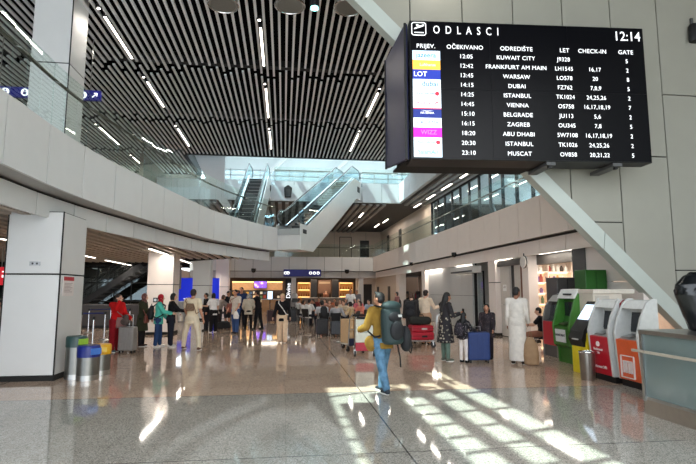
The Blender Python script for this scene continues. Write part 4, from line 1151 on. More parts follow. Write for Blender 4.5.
t = thing('shop_counter', 'wooden till counter in front of the back shop shelves', 'counter', (atY(262, 300, 43).x, 42.6, 0)); MB().box(0, 0, 0, 1.9, .7, 1.0).build('body', WOOD, t, bevel=.01); MB().box(-.05, -.05, 1.0, 1.95, .75, 1.05).build('worktop', M('desk_top', (190, 190, 190), .3), t)
t = thing('display_stand', 'dark display stand with pale cards at the left end of the back shop', 'stand', (atY(227, 300, 42).x, 42, 0)); MB().box(-.3, 0, 0, .3, .4, 1.9).build('frame', DWOOD, t)
for k in range(5): MB().box(-.24, -.04, .4+.29*k, .24, .0, .6+.29*k).build('card_row', M('card_white', (220, 215, 208), .5), t)
area('shop_lamp_left', (-2.6, 45.6, 2.9), (0, 0, 0), 5, 1.2, 70, (1, .86, .68))
area('shop_lamp_bar', (3.4, 46, 2.95), (0, 0, 0), 5, 1.2, 60, (1, .82, .6))
def lit_niche(label, px0, px1, py0, py1, n=3):
    a, b = atY(px0, py0, 46.5), atY(px1, py1, 46.5); w = b.x-a.x; h = a.z-b.z
    t = thing('lit_shelf', label, 'shelves', (a.x, 46.5, b.z))
    MB().box(0, .35, 0, w, .4, h).build('back_panel', M('amber_back', (190, 140, 70), .5), t)
    for s in (0, w): MB().box(s-.03, 0, 0, s+.03, .4, h).build('side', WOOD, t)
    for k in range(n+1): sh = MB().box(0, 0, h*k/n-.03, w, .36, h*k/n).build('shelf', WOOD, t); MB().box(.04, .28, h*k/n-.06, w-.04, .34, h*k/n-.03).build('light_strip', WARM, sh)
    MB().box(0, .02, -b.z, w, .38, -.03).build('base_cabinet', DWOOD, t)
    for k in range(n):
        for i in range(5):
            o = MB().tube([(0, 0, 0), (0, 0, .16), (0, 0, .2), (0, 0, .28)], [.04, .04, .016, .016], 10).build('bottle', M('bottle_amber', (110, 60, 24), .2)) if (k == 0 and i == 0 and not bpy.data.objects.get('bottle')) else bpy.data.objects['bottle'].copy()
            if o.name not in COL.objects: COL.objects.link(o)
            o.location = (a.x+w*(i+.5)/5, 46.62, b.z+h*k/n); o.name = 'bottle'
            tag(o, 'amber bottle on the warmly lit cafe shelves', 'bottle', 'bottles on the lit cafe shelves')
lit_niche('warmly lit amber shelf niche at the left of the cafe', 298, 310, 282.5, 303.5)
lit_niche('warmly lit amber shelf niche at the right of the cafe, above white-shirted man', 339.5, 353, 282.5, 303)
for px0, px1, lab in ((311, 317, 'dark tall panel right of the left amber niche'), (332, 338.5, 'dark tall panel left of the right amber niche')):
    a, b = atY(px0, 283, 46.5), atY(px1, 310, 46.5); t = thing('wall_panel', lab, 'panel', (a.x, 46.5, 0)); MB().box(0, 0, 0, b.x-a.x, .3, 2.8).build('board', M('dark_panel', (26, 22, 22), .4), t); MB().box(-.02, -.02, 0, .02, .3, 2.8).build('edge_trim', DWOOD, t)
a, b = atY(318, 283, 47.2), atY(331, 298, 47.2)
t = thing('menu_board', 'brown menu board between the two dark panels of the cafe', 'board', (a.x, 47.2, 1.5)); MB().box(0, 0, 0, b.x-a.x, .1, 1.25).build('board', M('menu_brown', (128, 92, 72), .5), t); MB().box(.1, -.012, .9, b.x-a.x-.1, 0, 1.1).build('heading_panel', M('menu_pale', (190, 160, 130), .5), t); MB().box(.2, .02, -1.5, .3, .08, 0).box(b.x-a.x-.3, .02, -1.5, b.x-a.x-.2, .08, 0).build('support', DWOOD, t)
t = thing('bar_counter', 'long cafe bar counter behind the seated crowd', 'counter', (atY(299, 310, 44).x+.3, 44.9, 0)); MB().box(0, 0, 0, 4.6, .7, 1.08).build('body', M('bar_grey', (128, 112, 100), .5), t, bevel=.01); MB().box(-.05, -.06, 1.08, 4.65, .75, 1.14).build('worktop', M('bar_top', (206, 196, 184), .3), t)
a = atY(294.5, 297, 40)
t = thing('coffee_stand', 'pale round-topped dispenser on a grey stand left of the seated crowd', 'stand', (a.x, 40, 0)); MB().box(-.3, -.25, 0, .3, .25, 1.0).build('cabinet', M('stand_grey', (130, 126, 124), .4), t, bevel=.02); MB().ell((0, 0, 1.25), (.26, .26, .34)).build('dome', M('dispenser_white', (216, 214, 212), .3), t, smooth=True); MB().box(-.2, -.27, .85, .2, -.2, 1.15).build('panel', GRAPH, t)

# ================================================================ RIGHT SHOPS
for k, y in enumerate((14.5, 19.5, 24.5, 28.5)):  # strips and fill lamps added to brighten the glazed rooms
    t = soffit('added lit strip inside the glazed upper rooms on the right, %s from the viewer' % ORD[k], (12.4, y-1), (12.4, y+1), 7.38, 'added strips in the glazed upper rooms')
    area('room_fill_light', (12.4, y, 7.33), (0, 0, 0), 1.2, 2, 60, (.95, .98, 1))
area('shop_lamp_right', (9.9, 16.2, 2.85), (0, 0, 0), 2.4, 2.2, 60, (1, .88, .76))
area('shop_lamp_far', (10.2, 32, 2.9), (0, 0, 0), 2.5, 4, 9, (1, .94, .86))
t = thing('shelving_unit', 'pale lit shop shelving full of small goods behind the white-robed man', 'shelves', (8.9, 17.75, 0))
SC_ = M('shelf_cream', (236, 220, 204), .5)
MB().box(0, .38, 0, 2.9, .44, 2.95).build('back_panel', SC_, t)
RZ = [.45, .85, 1.25, 1.65, 2.05, 2.45]
for z in RZ:
    s = MB().box(0, 0, z-.03, 2.9, .38, z).build('shelf', SC_, t)
    MB().box(.04, .3, z-.05, 2.86, .37, z-.03).build('light_strip', glow('shop_shelf_light', (255, 222, 184), 1.6), s)
for x in (0, .96, 1.92, 2.87): MB().box(x, 0, 0, x+.03, .38, 2.95).build('upright', SC_, t)
gm = []
for k, c in enumerate([(150, 70, 60), (206, 190, 160), (90, 110, 80), (196, 150, 90), (120, 90, 130), (230, 224, 214), (80, 70, 60)]):
    gm.append(MB().tube([(0, 0, 0), (0, 0, .14), (0, 0, .17), (0, 0, .21)], [.055, .06, .035, .03], 10).mesh('jar_%d' % k, M('goods_%d' % k, c, .5)))
for z in RZ:
    for i in range(17):
        if rb.random() < .1: continue
        o = bpy.data.objects.new('jar', rb.choice(gm)); COL.objects.link(o)
        x = .1+i*.165
        if min(abs(x-u-.015) for u in (0, .96, 1.92, 2.87)) < .1: x += .09
        if x > 2.75: x = 2.74
        o.location = (8.9+x, 17.75+rb.uniform(.1, .2), z); s_ = rb.uniform(.9, 1.6); o.scale = (rb.uniform(.9, 1.25), rb.uniform(.9, 1.2), s_)
        tag(o, 'small jar among the goods on the pale lit shop shelves', 'jar', 'jars on the lit shop shelves')
t = thing('display_table', 'dark display table with small pale boxes inside the lit shop', 'table', (9.3, 15.6, 0))
MB().box(0, 0, 0, 1.5, .7, .8).build('body', M('stand_dark', (40, 38, 46), .5), t, bevel=.01); MB().box(-.04, -.04, .8, 1.54, .74, .84).build('tabletop', DWOOD, t)
p = atX(522, 262, 8.05)
t = thing('round_sign', 'round white sign lamp on an arm at the lit shop corner', 'sign', (8.12, p.y, p.z)); MB().cyl((-.05, 0, 0), (.05, 0, 0), .2, n=26).build('disc', M('disc_white', (226, 220, 214), .4), t, smooth=True); MB().tube([(math.cos(2*PI*k/28)*0, math.cos(2*PI*k/28)*.2, math.sin(2*PI*k/28)*.2) for k in range(28)], .018, 6, closed=True).build('rim', GRAPH, t, smooth=True); MB().cyl((0, 0, .2), (0, 0, 2.9-p.z+.1), .018, n=8).build('arm', GRAPH, t)
y0_ = atX(476, 270, 8.1).y; y1_ = atX(453, 270, 8.1).y
t = thing('air_curtain', 'white air curtain box under the gallery edge over the passage', 'air unit', (7.95, y0_, 2.5)); MB().box(0, 0, 0, .4, y1_-y0_, .3).build('case', M('unit_white', (206, 204, 200), .4), t, bevel=.015); MB().box(-.01, .1, .04, .0, y1_-y0_-.1, .11).build('grille', GRAPH, t)
for y in (.3, y1_-y0_-.3): MB().cyl((.2, y, .3), (.2, y, .5), .015, n=6).build('hanger', STEEL, t)
y0_ = atX(505, 285, 8.42).y
t = thing('paper_notice', 'white sheet of paper on the cream shopfront', 'notice', (8.40, y0_, 1.72)); MB().box(0, -.14, 0, .012, .14, .24).build('sheet', M('paper_white', (240, 238, 234), .6), t); MB().box(-.003, -.1, .12, 0, .1, .14).box(-.003, -.1, .17, 0, .06, .19).build('text_lines', M('notice_ink', (170, 150, 150), .6), t)
t = thing('glass_door', 'open glass door with black frame in the passage beside the white column', 'door', (8.6, 20.9, 0))
m = MB().box(0, 0, 0, .06, .06, 2.6).box(0, .8, 0, .06, .86, 2.6).box(0, 0, 2.54, .06, .86, 2.6).box(0, 0, 0, .06, .86, .08); m.build('frame', BLACK, t); MB().box(.02, .06, .08, .03, .8, 2.54).build('pane', CLEAR, t)
t = thing('info_totem', 'blue grey totem inside the passage beside the white column', 'totem', (9.6, 20.5, 0)); MB().box(-.25, -.1, 0, .25, .1, 1.3).build('body', M('totem_blue', (110, 128, 160), .4), t, bevel=.02); MB().box(-.2, -.11, .5, .2, -.1, 1.2).build('panel', M('totem_panel', (60, 84, 140), .4), t)
# goods stand in the far shop
for k, (px, lab) in enumerate(((407, 'dark goods stand hung with red and blue bags, left of two in the far shop'), (418, 'dark goods stand hung with red and pale bags, right of two in the far shop'))):
    y = atX(px, 300, 9.6).y
    t = thing('goods_stand', lab, 'stand', (9.6, y, 0)); MB().box(-.3, -.5, 0, .3, .5, .12).build('base', BLACK, t); MB().box(-.03, -.5, .1, .03, .5, 1.7).build('panel', M('stand_dark', (40, 38, 46), .5), t)
    for i in range(4):
        for j in range(3): MB().box(-.22, -.45+.23*i, .35+.42*j, -.03, -.28+.23*i, .68+.42*j).build('hung_bag', M('bag_%d' % ((i+j+k) % 4), [(170, 40, 50), (50, 60, 100), (210, 190, 170), (60, 60, 64)][(i+j+k) % 4], .6), t, bevel=.02)
# ================================================================ PEOPLE
def solid(name, mb, vox, mat, parent, smooth=2):
    """join overlapping volumes into one continuous skin"""
    me = mb.mesh(name, mat)
    o = bpy.data.objects.new(name+'_tmp', me); COL.objects.link(o)
    r = o.modifiers.new('r', 'REMESH'); r.mode = 'VOXEL'; r.voxel_size = vox
    s = o.modifiers.new('s', 'SMOOTH'); s.iterations = smooth; s.factor = .5
    dg = bpy.context.evaluated_depsgraph_get()
    n = bpy.data.meshes.new_from_object(o.evaluated_get(dg)); n.name = name
    bpy.data.objects.remove(o); bpy.data.meshes.remove(me)
    n.materials.clear(); n.materials.append(mat)
    n.polygons.foreach_set('use_smooth', [True]*len(n.polygons))
    q = bpy.data.objects.new(name, n); COL.objects.link(q)
    if parent is not None: q.parent = parent
    return q
def cloth(rgb, rough=.85):
    return M('cloth_%d_%d_%d' % tuple(rgb), rgb, rough, var=.10, scale=9, spec=.2, bump=.3)
SKINS = {'light': (214, 166, 140), 'tan': (186, 132, 104), 'brown': (140, 92, 68)}
HAIRC = {'black': (22, 18, 17), 'dark': (42, 30, 25), 'brown': (84, 58, 42), 'blond': (196, 168, 122), 'grey': (150, 146, 142)}
class Body: pass
def person(label, pos, face, H=1.7, skin='light', hair=('short', 'dark'), top=('tee', (200, 200, 200)), bottom=('trousers', (40, 44, 60)),
           shoes=(40, 36, 34), lean=2, legL=(0, 0, 2), legR=(0, 0, 2), armL=(4, 8, 12), armR=(4, 8, 12), inL=0, inR=0, head=(0, 0), vox=.011, slim=1., hs=1., scarf=None, group=None, lift=0.):
    """face: direction faced, degrees to the left of straight away from the viewer. leg = (thigh forward, knee bend, spread); arm = (forward, out, elbow)"""
    t = thing('person', label, 'person', (pos[0], pos[1], 0), R(face), group)
    B = Body(); B.t = t; B.H = H
    h = H; le = R(lean)
    RT = Matrix.Rotation(-le, 3, 'X')
    pel = Vector((0, 0, .53*h))
    legs = {}
    for s, L in ((-1, legL), (1, legR)):
        a, b, ab = R(L[0]), R(L[1]), R(L[2])
        hip = pel+Vector((s*.052*h, 0, -.01*h))
        kn = hip+Vector((s*math.sin(ab), math.sin(a), -math.cos(a))).normalized()*.245*h
        an = kn+Vector((s*math.sin(ab)*.5, math.sin(a-b), -math.cos(a-b))).normalized()*.245*h
        legs[s] = [hip, kn, an]
    low = min(legs[s][2].z for s in legs)-.042*h
    up = Vector((0, 0, -low+lift))
    pel = pel+up
    for s in legs: legs[s] = [p+up for p in legs[s]]
    T = lambda x, y, z: pel+RT @ Vector((x*h*slim, y*h, z*h))
    neck = T(0, .004, .315); HR = RT @ Matrix.Rotation(R(head[0]), 3, 'Z') @ Matrix.Rotation(R(-head[1]), 3, 'X')
    hc = neck+HR @ Vector((0, .016*h*hs, .083*h*hs))
    arms = {}
    for s, A, inn in ((-1, armL, inL), (1, armR, inR)):
        f, ab, e = R(A[0]), R(A[1]), R(A[2])
        sh = T(s*.108, -.004, .280)
        d1 = Vector((s*math.sin(ab), math.sin(f)*math.cos(ab), -math.cos(f)*math.cos(ab))).normalized()
        ab2 = ab-R(inn)
        d2 = Vector((s*math.sin(ab2), math.sin(f+e)*math.cos(ab2), -math.cos(f+e)*math.cos(ab2))).normalized()
        el = sh+d1*.172*h; wr = el+d2*.148*h
        arms[s] = [sh, el, wr, d2]
    B.pel, B.legs, B.arms, B.hc, B.neck, B.T = pel, legs, arms, hc, neck, T
    def torso(m, off, zlo=-.07, zhi=.33, wide=1.):
        o = off/h
        prof = [(-.075, .080, .058), (-.03, .096, .068), (.03, .092, .064), (.10, .080, .056), (.17, .088, .060), (.235, .100, .062), (.275, .092, .052), (.30, .055, .040), (.33, .034, .034)]
        R_ = [(T(0, 0, z), (rx*slim+o)*h*wide, (ry+o)*h*wide, RT) for z, rx, ry in prof if zlo <= z <= zhi]
        m.loft(R_)
    # --- body: one continuous skin
    m = MB(); torso(m, 0)
    m.cap(T(0, 0, .29), hc+HR @ Vector((0, -.012*h, -.03*h)), .033*h, .030*h)
    m.ell(hc+HR @ Vector((0, -.004*h, .010*h*hs)), (.046*h*hs, .056*h*hs, .058*h*hs), rot=HR)
    m.ell(hc+HR @ Vector((0, .012*h*hs, -.026*h*hs)), (.036*h*hs, .040*h*hs, .042*h*hs), rot=HR)
    m.cap(hc+HR @ Vector((0, .050*h*hs, .004*h*hs)), hc+HR @ Vector((0, .062*h*hs, -.014*h*hs)), .006*h*hs, .0085*h*hs)
    for s in (-1, 1): m.ell(hc+HR @ Vector((s*.048*h*hs, -.006*h, -.004*h*hs)), (.007*h, .012*h, .018*h), rot=HR)
    for s in (-1, 1):
        sh, el, wr, d2 = arms[s]; hip, kn, an = legs[s]
        m.cap(T(s*.03, 0, .285), sh, .034*h, .033*h); m.cap(sh, el, .030*h, .024*h); m.cap(el, wr, .024*h, .016*h)
        n_ = Vector((-s, 0, 0)); n_ = (n_-d2*n_.dot(d2)); n_ = n_.normalized() if n_.length > .2 else Vector((0, 0, -1)); e_ = d2.cross(n_).normalized()
        if e_.y < 0: e_ = -e_
        pc = wr+d2*.045*h
        for k in (-1, 0, 1): m.cap(wr+e_*k*.004*h, pc+e_*k*.014*h, .011*h, .010*h, 8)
        for k, (o_, ln) in enumerate(((.0195, .036), (.0068, .042), (-.006, .039), (-.0185, .030))):
            q0 = pc+e_*o_*h; dm = (d2+n_*.3).normalized(); q1 = q0+dm*ln*.55*h; dn = (d2+n_*.95).normalized(); q2 = q1+dn*ln*.5*h
            m.cap(q0, q1, .0056*h, .0052*h, 8); m.cap(q1, q2, .0052*h, .0044*h, 8)
        q0 = wr+d2*.018*h+e_*.016*h; q1 = q0+(e_*.8+d2*.7+n_*.35).normalized()*.026*h; q2 = q1+(d2+n_*.5).normalized()*.020*h
        m.cap(q0, q1, .0072*h, .0062*h, 8); m.cap(q1, q2, .0062*h, .005*h, 8)
        m.cap(hip, kn, .056*h, .036*h); m.cap(kn, an, .036*h, .022*h)
        lift_ = an.z-min(legs[-1][2].z, legs[1][2].z) > .03
        fp = R(-28 if lift_ else 0); fr = Matrix.Rotation(fp, 3, 'X')
        m.cap(an, an+fr @ Vector((0, -.012*h, -.016*h)), .022*h, .024*h); m.cap(an+fr @ Vector((0, -.012*h, -.020*h)), an+fr @ Vector((0, .078*h, -.024*h)), .022*h, .016*h)
    m.ell(pel+Vector((0, -.012*h, -.02*h)), (.092*h*slim, .074*h, .066*h))
    sk = M('skin_'+skin, SKINS[skin], .5, var=.04, scale=6)
    body = solid('body', m, vox, sk, t)
    body.data.materials.append(M('eye_dark', (34, 24, 20), .2)); body.data.materials.append(M('lips_'+skin, tuple(int(c*.86) for c in SKINS[skin]), .4))
    iv = HR.inverted()
    for p in body.data.polygons:
        q = iv @ (p.center-hc)/(h*hs)
        if q.y > .034 and abs(q.z-.008) < .004 and .013 < abs(q.x) < .023: p.material_index = 1
        elif q.y > .04 and abs(q.z+.034) < .004 and abs(q.x) < .014: p.material_index = 2
    # --- trousers / tights
    if bottom:
        bk, bc = bottom; o = {'trousers': .016, 'wide': .03, 'leggings': .007, 'shorts': .02}[bk]
        m = MB(); m.ell(pel+Vector((0, -.01*h, -.015*h)), (.098*h*slim+o*.6, .078*h+o*.6, .075*h)); m.loft([(T(0, 0, -.04), .096*h*slim+o*.7, .070*h+o*.7, RT), (T(0, 0, .03), .092*h*slim+o*.5, .066*h+o*.5, RT)])
        for s in (-1, 1):
            hip, kn, an = legs[s]
            m.cap(hip, kn, .056*h+o, .038*h+o)
            if bk != 'shorts': m.cap(kn, an+(kn-an).normalized()*.012*h, .037*h+o, .024*h+o*1.35)
        solid('trousers' if bk != 'leggings' else 'leggings', m, .013, bc if not isinstance(bc, tuple) else cloth(bc), t)
    # --- shoes
    for s in (-1, 1):
        hip, kn, an = legs[s]
        lift_ = an.z-min(legs[-1][2].z, legs[1][2].z) > .03
        fr = Matrix.Rotation(R(-28 if lift_ else 0), 3, 'X')
        P = lambda y, z: an+fr @ Vector((0, y*h, z*h))
        m = MB(); m.cap(P(-.014, -.018), P(.076, -.022), .026*h, .0205*h); m.cap(P(-.008, .0), P(-.008, -.015), .026*h, .027*h)
        sh_ = solid('shoe', m, .010, cloth(shoes, .5), t)
        m = MB()
        m.loft([(P(.034, -.043), .024*h, .066*h, fr), (P(.034, -.031), .025*h, .067*h, fr)]); m.build('sole', M('sole_pale' if sum(shoes) > 120 else 'sole_dark', (215, 212, 206) if sum(shoes) > 120 else (28, 26, 26), .6), sh_, smooth=True)
    # --- top
    if top:
        k, c = top[0], top[1]; m = MB()
        o = {'tee': .014, 'long': .016, 'jacket': .026, 'coat': .026, 'dress': .018, 'thobe': .024, 'sleeveless': .014}[k]
        torso(m, o, -.08, .305)
        for s in (-1, 1):
            sh, el, wr, d2 = arms[s]
            m.cap(T(s*.03, 0, .278), sh, .036*h+o, .034*h+o)
            if k == 'tee': m.cap(sh, sh.lerp(el, .62), .033*h+o, .030*h+o*1.4)
            elif k != 'sleeveless': m.cap(sh, el, .031*h+o, .026*h+o); m.cap(el, el.lerp(wr, .93), .026*h+o, .020*h+o*1.1)
        if k in ('jacket', 'long', 'tee'): m.loft([(T(0, 0, -.10), .100*h*slim+o, .074*h+o, RT), (T(0, 0, .0), .097*h*slim+o*.8, .070*h+o*.8, RT)])
        if k in ('coat', 'dress', 'thobe'):
            hem = top[2]*h; fl_ = top[3] if len(top) > 3 else 1.15
            ys = [legs[s][2].y for s in legs]; yc = sum(ys)/2
            R_ = []
            for i in range(7):
                f = i/6; z = pel.z+.06*h+(hem-pel.z-.06*h)*f
                R_.append((Vector((0, yc*f*.9, z)), (.094+.026*f*fl_)*h+o, (.070+.030*f*fl_)*h+o+abs(ys[0]-ys[1])*.4*f))
            m.loft(R_[::-1])
        nm = {'tee': 'shirt', 'long': 'shirt', 'sleeveless': 'top', 'jacket': 'jacket', 'coat': 'coat', 'dress': 'dress', 'thobe': 'long_robe'}[k]
        B.top = solid(nm, m, .013, c if not isinstance(c, tuple) else cloth(c), t)
    # --- hair / scarf
    if scarf is not None:
        m = MB(); m.ell(hc+HR @ Vector((0, -.012*h, .012*h)), (.057*h*hs, .060*h*hs, .070*h*hs), rot=HR)
        m.cap(hc+HR @ Vector((0, -.004*h, -.035*h)), T(0, .004, .285), .046*h, .058*h); m.loft([(T(0, .0, .20), .09*h, .066*h, RT), (T(0, 0, .27), .105*h, .066*h, RT), (T(0, 0, .31), .06*h, .05*h, RT)])
        solid('headscarf', m, .011, scarf if not isinstance(scarf, tuple) else cloth(scarf), t)
    elif hair:
        hk, hcx = hair; m = MB()
        z0 = .022; m.ell(hc+HR @ Vector((0, -.011*h*hs, z0*h*hs)), (.0515*h*hs, .0545*h*hs, .053*h*hs), rot=HR)
        m.ell(hc+HR @ Vector((0, -.024*h*hs, .000*h*hs)), (.046*h*hs, .042*h*hs, .052*h*hs), rot=HR)
        if hk == 'long':
            m.cap(hc+HR @ Vector((0, -.026*h*hs, -.005*h)), T(0, -.055, .20), .048*h*hs, .040*h); m.cap(hc+HR @ Vector((.03*h, -.018*h, -.01*h)), T(.05, -.04, .23), .026*h, .024*h); m.cap(hc+HR @ Vector((-.03*h, -.018*h, -.01*h)), T(-.05, -.04, .23), .026*h, .024*h)
        if hk == 'bob':
            for s in (-1, 1): m.cap(hc+HR @ Vector((s*.036*h, -.012*h, .01*h)), hc+HR @ Vector((s*.04*h, -.010*h, -.045*h)), .024*h, .022*h)
            m.cap(hc+HR @ Vector((0, -.035*h, 0)), hc+HR @ Vector((0, -.032*h, -.045*h)), .036*h, .030*h)
        if hk == 'bun': m.ell(hc+HR @ Vector((0, -.062*h*hs, .03*h*hs)), (.026*h, .026*h, .026*h))
        if hk == 'quiff':
            for k in range(4): m.cap(hc+HR @ Vector(((-.022+.015*k)*h, .014*h, .058*h)), hc+HR @ Vector(((-.026+.015*k)*h, .030*h, .074*h)), .016*h, .008*h)
        solid('hair', m, .010, M('hair_'+hcx, HAIRC[hcx], .6, var=.2, scale=40), t)
    return B
def attach(B, name, label, cat, off, group=None):
    """a bag carried by a person: its own object, standing where the person carries it"""
    rz = B.t.rotation_euler.z
    p = Vector(B.t.location)+Matrix.Rotation(rz, 3, 'Z') @ Vector(off)
    return thing(name, label, cat, p, rz, group)
def backpack(B, label, mat, w=.30, h=.46, d=.2, sag=0., zoff=.08, pocket=None, off=.02):
    T = B.T; c = T(0, -.075, zoff+.06)-Vector((0, d/2+off, 0))
    t = attach(B, 'backpack', label, 'backpack', c)
    m = MB(); m.loft([((0, -.02-sag, -h/2), w*.40, d*.40), ((0, -.02-sag, -h/2+.05), w*.5, d*.52), ((0, -sag*.5, 0), w*.5, d*.52), ((0, 0, h/2-.1), w*.46, d*.46), ((0, .01, h/2), w*.30, d*.26)], 20)
    solid('pack_body', m, .012, mat, t)
    m = MB(); m.ell((0, -d*.52-sag, -h*.16), (w*.36, d*.2, h*.24)); m.ell((0, -d*.42-sag*.4, h*.18), (w*.34, d*.16, h*.14))
    solid('front_pocket', m, .012, pocket or mat, t)
    strap = M('strap_black', (20, 20, 22), .8)
    for s in (-1, 1):
        sh = T(s*.075, 0, .315)-c; lo = T(s*.095, -.03, .02)-c; fr_ = T(s*.085, .085, .22)-c; mi = T(s*.11, .06, .08)-c; bk = Vector((s*w*.3, d*.3, h*.42))
        MB().tube([bk, sh+Vector((0, -.02, .03)), fr_+Vector((0, .03, .05)), fr_+Vector((0, .02, -.03)), mi+Vector((s*.02, .02, 0)), lo+Vector((s*.03, 0, 0)), Vector((s*w*.42, d*.25, -h*.3))], .017, 8).build('strap', strap, t, smooth=True)
    MB().tube([(-.04, 0, h/2-.01), (-.03, .0, h/2+.05), (.03, 0, h/2+.05), (.04, 0, h/2-.01)], .01, 6).build('top_handle', strap, t)
    return t
def shoulder_bag(B, label, mat, at, size=(.3, .12, .24), strap_to=None, strapmat=None, name='shoulder_bag'):
    c = B.T(*at); t = attach(B, name, label, 'bag', c)
    w, d, h = size; m = MB(); m.loft([((0, 0, -h/2), w*.46, d*.44), ((0, 0, -h/4), w*.52, d*.56), ((0, 0, h/4), w*.48, d*.46), ((0, 0, h/2), w*.40, d*.22)], 20)
    solid('bag_body', m, .011, mat, t)
    if strap_to:
        pts = [Vector((-w*.38, 0, h*.45))]+[B.T(*q)-c for q in strap_to]+[Vector((w*.38, 0, h*.45))]
        sm = []
        for i in range(len(pts)-1):
            for k in range(5): sm.append(pts[i].lerp(pts[i+1], k/5))
        sm.append(pts[-1]); MB().tube(sm, .013, 8).build('strap', strapmat or mat, t, smooth=True)
    MB().box(-.014, -d*.52-.006, h*.12, .014, -d*.4, h*.18).build('clasp', M('bag_clasp', (90, 86, 80), .4, .6), t)
    return t
def suitcase(label, loc, rz, mat, w=.42, d=.26, h=.62, handle=.3, name='suitcase'):
    t = thing(name, label, 'suitcase', loc, rz)
    MB().box(-w/2, -d/2, .07, w/2, d/2, .07+h).build('shell', mat, t, bevel=.035)
    m = MB()
    for k in range(5):
        x = -w*.36+w*.18*k; m.box(x-.018, -d/2-.008, .13, x+.018, d/2+.008, .01+h)
    m.build('ribs', mat, t, bevel=.005)
    if handle: MB().tube([(-.09, d*.3, .06+h), (-.09, d*.3, .07+h+handle), (.09, d*.3, .07+h+handle), (.09, d*.3, .06+h)], .011, 8).build('pull_handle', STEEL, t)
    for sx in (-1, 1):
        for sy in (-1, 1): MB().cyl((sx*(w/2-.05)-.015, sy*(d/2-.05), .035), (sx*(w/2-.05)+.015, sy*(d/2-.05), .035), .035, n=14).box(sx*(w/2-.05)-.02, sy*(d/2-.05)-.02, .04, sx*(w/2-.05)+.02, sy*(d/2-.05)+.02, .075).build('wheel', BLACK, t)
    MB().tube([(-.07, 0, .06+h), (-.06, 0, .10+h), (.06, 0, .10+h), (.07, 0, .06+h)], .012, 8).build('carry_handle', BLACK, t)
    return t
def trolley(label, loc, rz, panel=None, lower=None):
    """airport luggage trolley; -y end carries the basket and the handle"""
    t = thing('luggage_trolley', label, 'trolley', loc, rz)
    m = MB(); m.tube([(-.27, .35, .2), (-.27, -.42, .2), (.27, -.42, .2), (.27, .35, .2), (0, .5, .2)], .018, 8, closed=True)
    for y in (-.25, -.05, .15): m.tube([(-.27, y, .2), (.27, y, .2)], .012, 6)
    m.build('base_frame', STEEL, t, smooth=True)
    m = MB(); m.tube([(-.26, -.42, .2), (-.26, -.5, .95), (-.24, -.6, 1.03), (.24, -.6, 1.03), (.26, -.5, .95), (.26, -.42, .2)], .018, 8); m.tube([(-.26, -.47, .62), (.26, -.47, .62)], .014, 6)
    m.build('handle_frame', STEEL, t, smooth=True)
    MB().cyl((-.22, -.6, 1.03), (.22, -.6, 1.03), .028, n=12).build('grip', BLACK, t, smooth=True)
    if panel is not None:
        q = MB().extrude([(-.24, -.475, .38), (.24, -.475, .38), (.24, -.53, .98), (-.24, -.53, .98)], (0, -.015, 0)).build('advert_panel', panel, t)
        MB().extrude([(-.14, -.5, .62), (.1, -.5, .62), (.1, -.517, .80), (-.14, -.517, .80)], (0, -.012, 0)).build('advert_mark', M('advert_grey', (176, 180, 170), .5), q)
    if lower is not None: MB().box(-.24, -.47, .16, .24, -.43, .37).build('lower_panel', lower, t)
    for sx, sy in ((-.25, -.36), (.25, -.36), (0, .42)):
        w = MB().cyl((sx-.025, sy, .075), (sx+.025, sy, .075), .075, n=18).build('wheel', BLACK, t, smooth=True); MB().box(sx-.035, sy-.015, .075, sx+.035, sy+.015, .2).build('fork', STEEL, w)
    return t

# ---------------------------------------------------------------- left group
g = G(114.5, 352)
p = person('woman in a red jacket raising one arm to her head beside a grey suitcase', g, -125, 1.62, 'light', ('long', 'dark'), ('jacket', (196, 24, 26)), ('wide', (140, 24, 34)), (60, 80, 90), armR=(62, 10, 98), inR=24, armL=(15, 10, 40), head=(10, 6), vox=.011)
shoulder_bag(p, 'pinkish taupe jacket bag hung at the hip of the woman in red', cloth((150, 112, 108)), (-.02, .10, -.03), (.30, .16, .30), [(.09, .06, .2), (.05, -.02, .31), (-.08, -.08, .1)])
a = G(127, 353)
suitcase('ribbed grey hard suitcase standing upright in front of the woman in red', (a.x, a.y, 0), R(-12), M('case_grey', (132, 126, 122), .35), .44, .27, .66, .32)
t = thing('hand_luggage', 'dark folded jacket bundle resting on top of the grey suitcase handle', 'bag', (a.x-.1, a.y+.02, .77)); m = MB(); m.ell((0, 0, .09), (.13, .09, .1)); m.ell((.02, 0, .2), (.08, .07, .1)); solid('bundle', m, .012, cloth((86, 74, 70)), t); MB().tube([(-.05, -.05, .2), (0, -.07, .3), (.06, -.05, .2)], .01, 6).build('strap', BLACK, t)
g = G(141, 346.5)
p = person('woman in a long dark green coat and patterned headscarf with a brown handbag', g, -95, 1.62, 'light', None, ('coat', (52, 54, 38), .30, .9), ('trousers', (26, 24, 26)), (60, 44, 36), scarf=pattern('scarf_print', (120, 70, 64), [(220, 200, 190), (60, 40, 44)], 34, .4), armR=(30, 8, 60), armL=(10, 8, 20))
shoulder_bag(p, 'brown leather handbag on the arm of the woman in the green coat', M('leather_brown', (116, 56, 44), .4), (.16, .14, .0), (.30, .14, .26), [(.13, .06, .16), (.12, 0, .30), (.14, .04, .2)], name='handbag')
g = G(157.5, 347)
p = person('woman in a turquoise tunic and red headscarf wearing a black backpack', g, -80, 1.60, 'light', None, ('jacket', (86, 190, 172)), ('trousers', (44, 66, 106)), (214, 206, 196), scarf=(170, 34, 44), armR=(30, 8, 50), armL=(12, 8, 30), legL=(6, 4, 3), legR=(-4, 2, 3))
backpack(p, 'black backpack worn by the woman in turquoise', M('pack_black', (22, 22, 26), .7), .30, .42, .18, 0, .06)
g = G(170, 347)
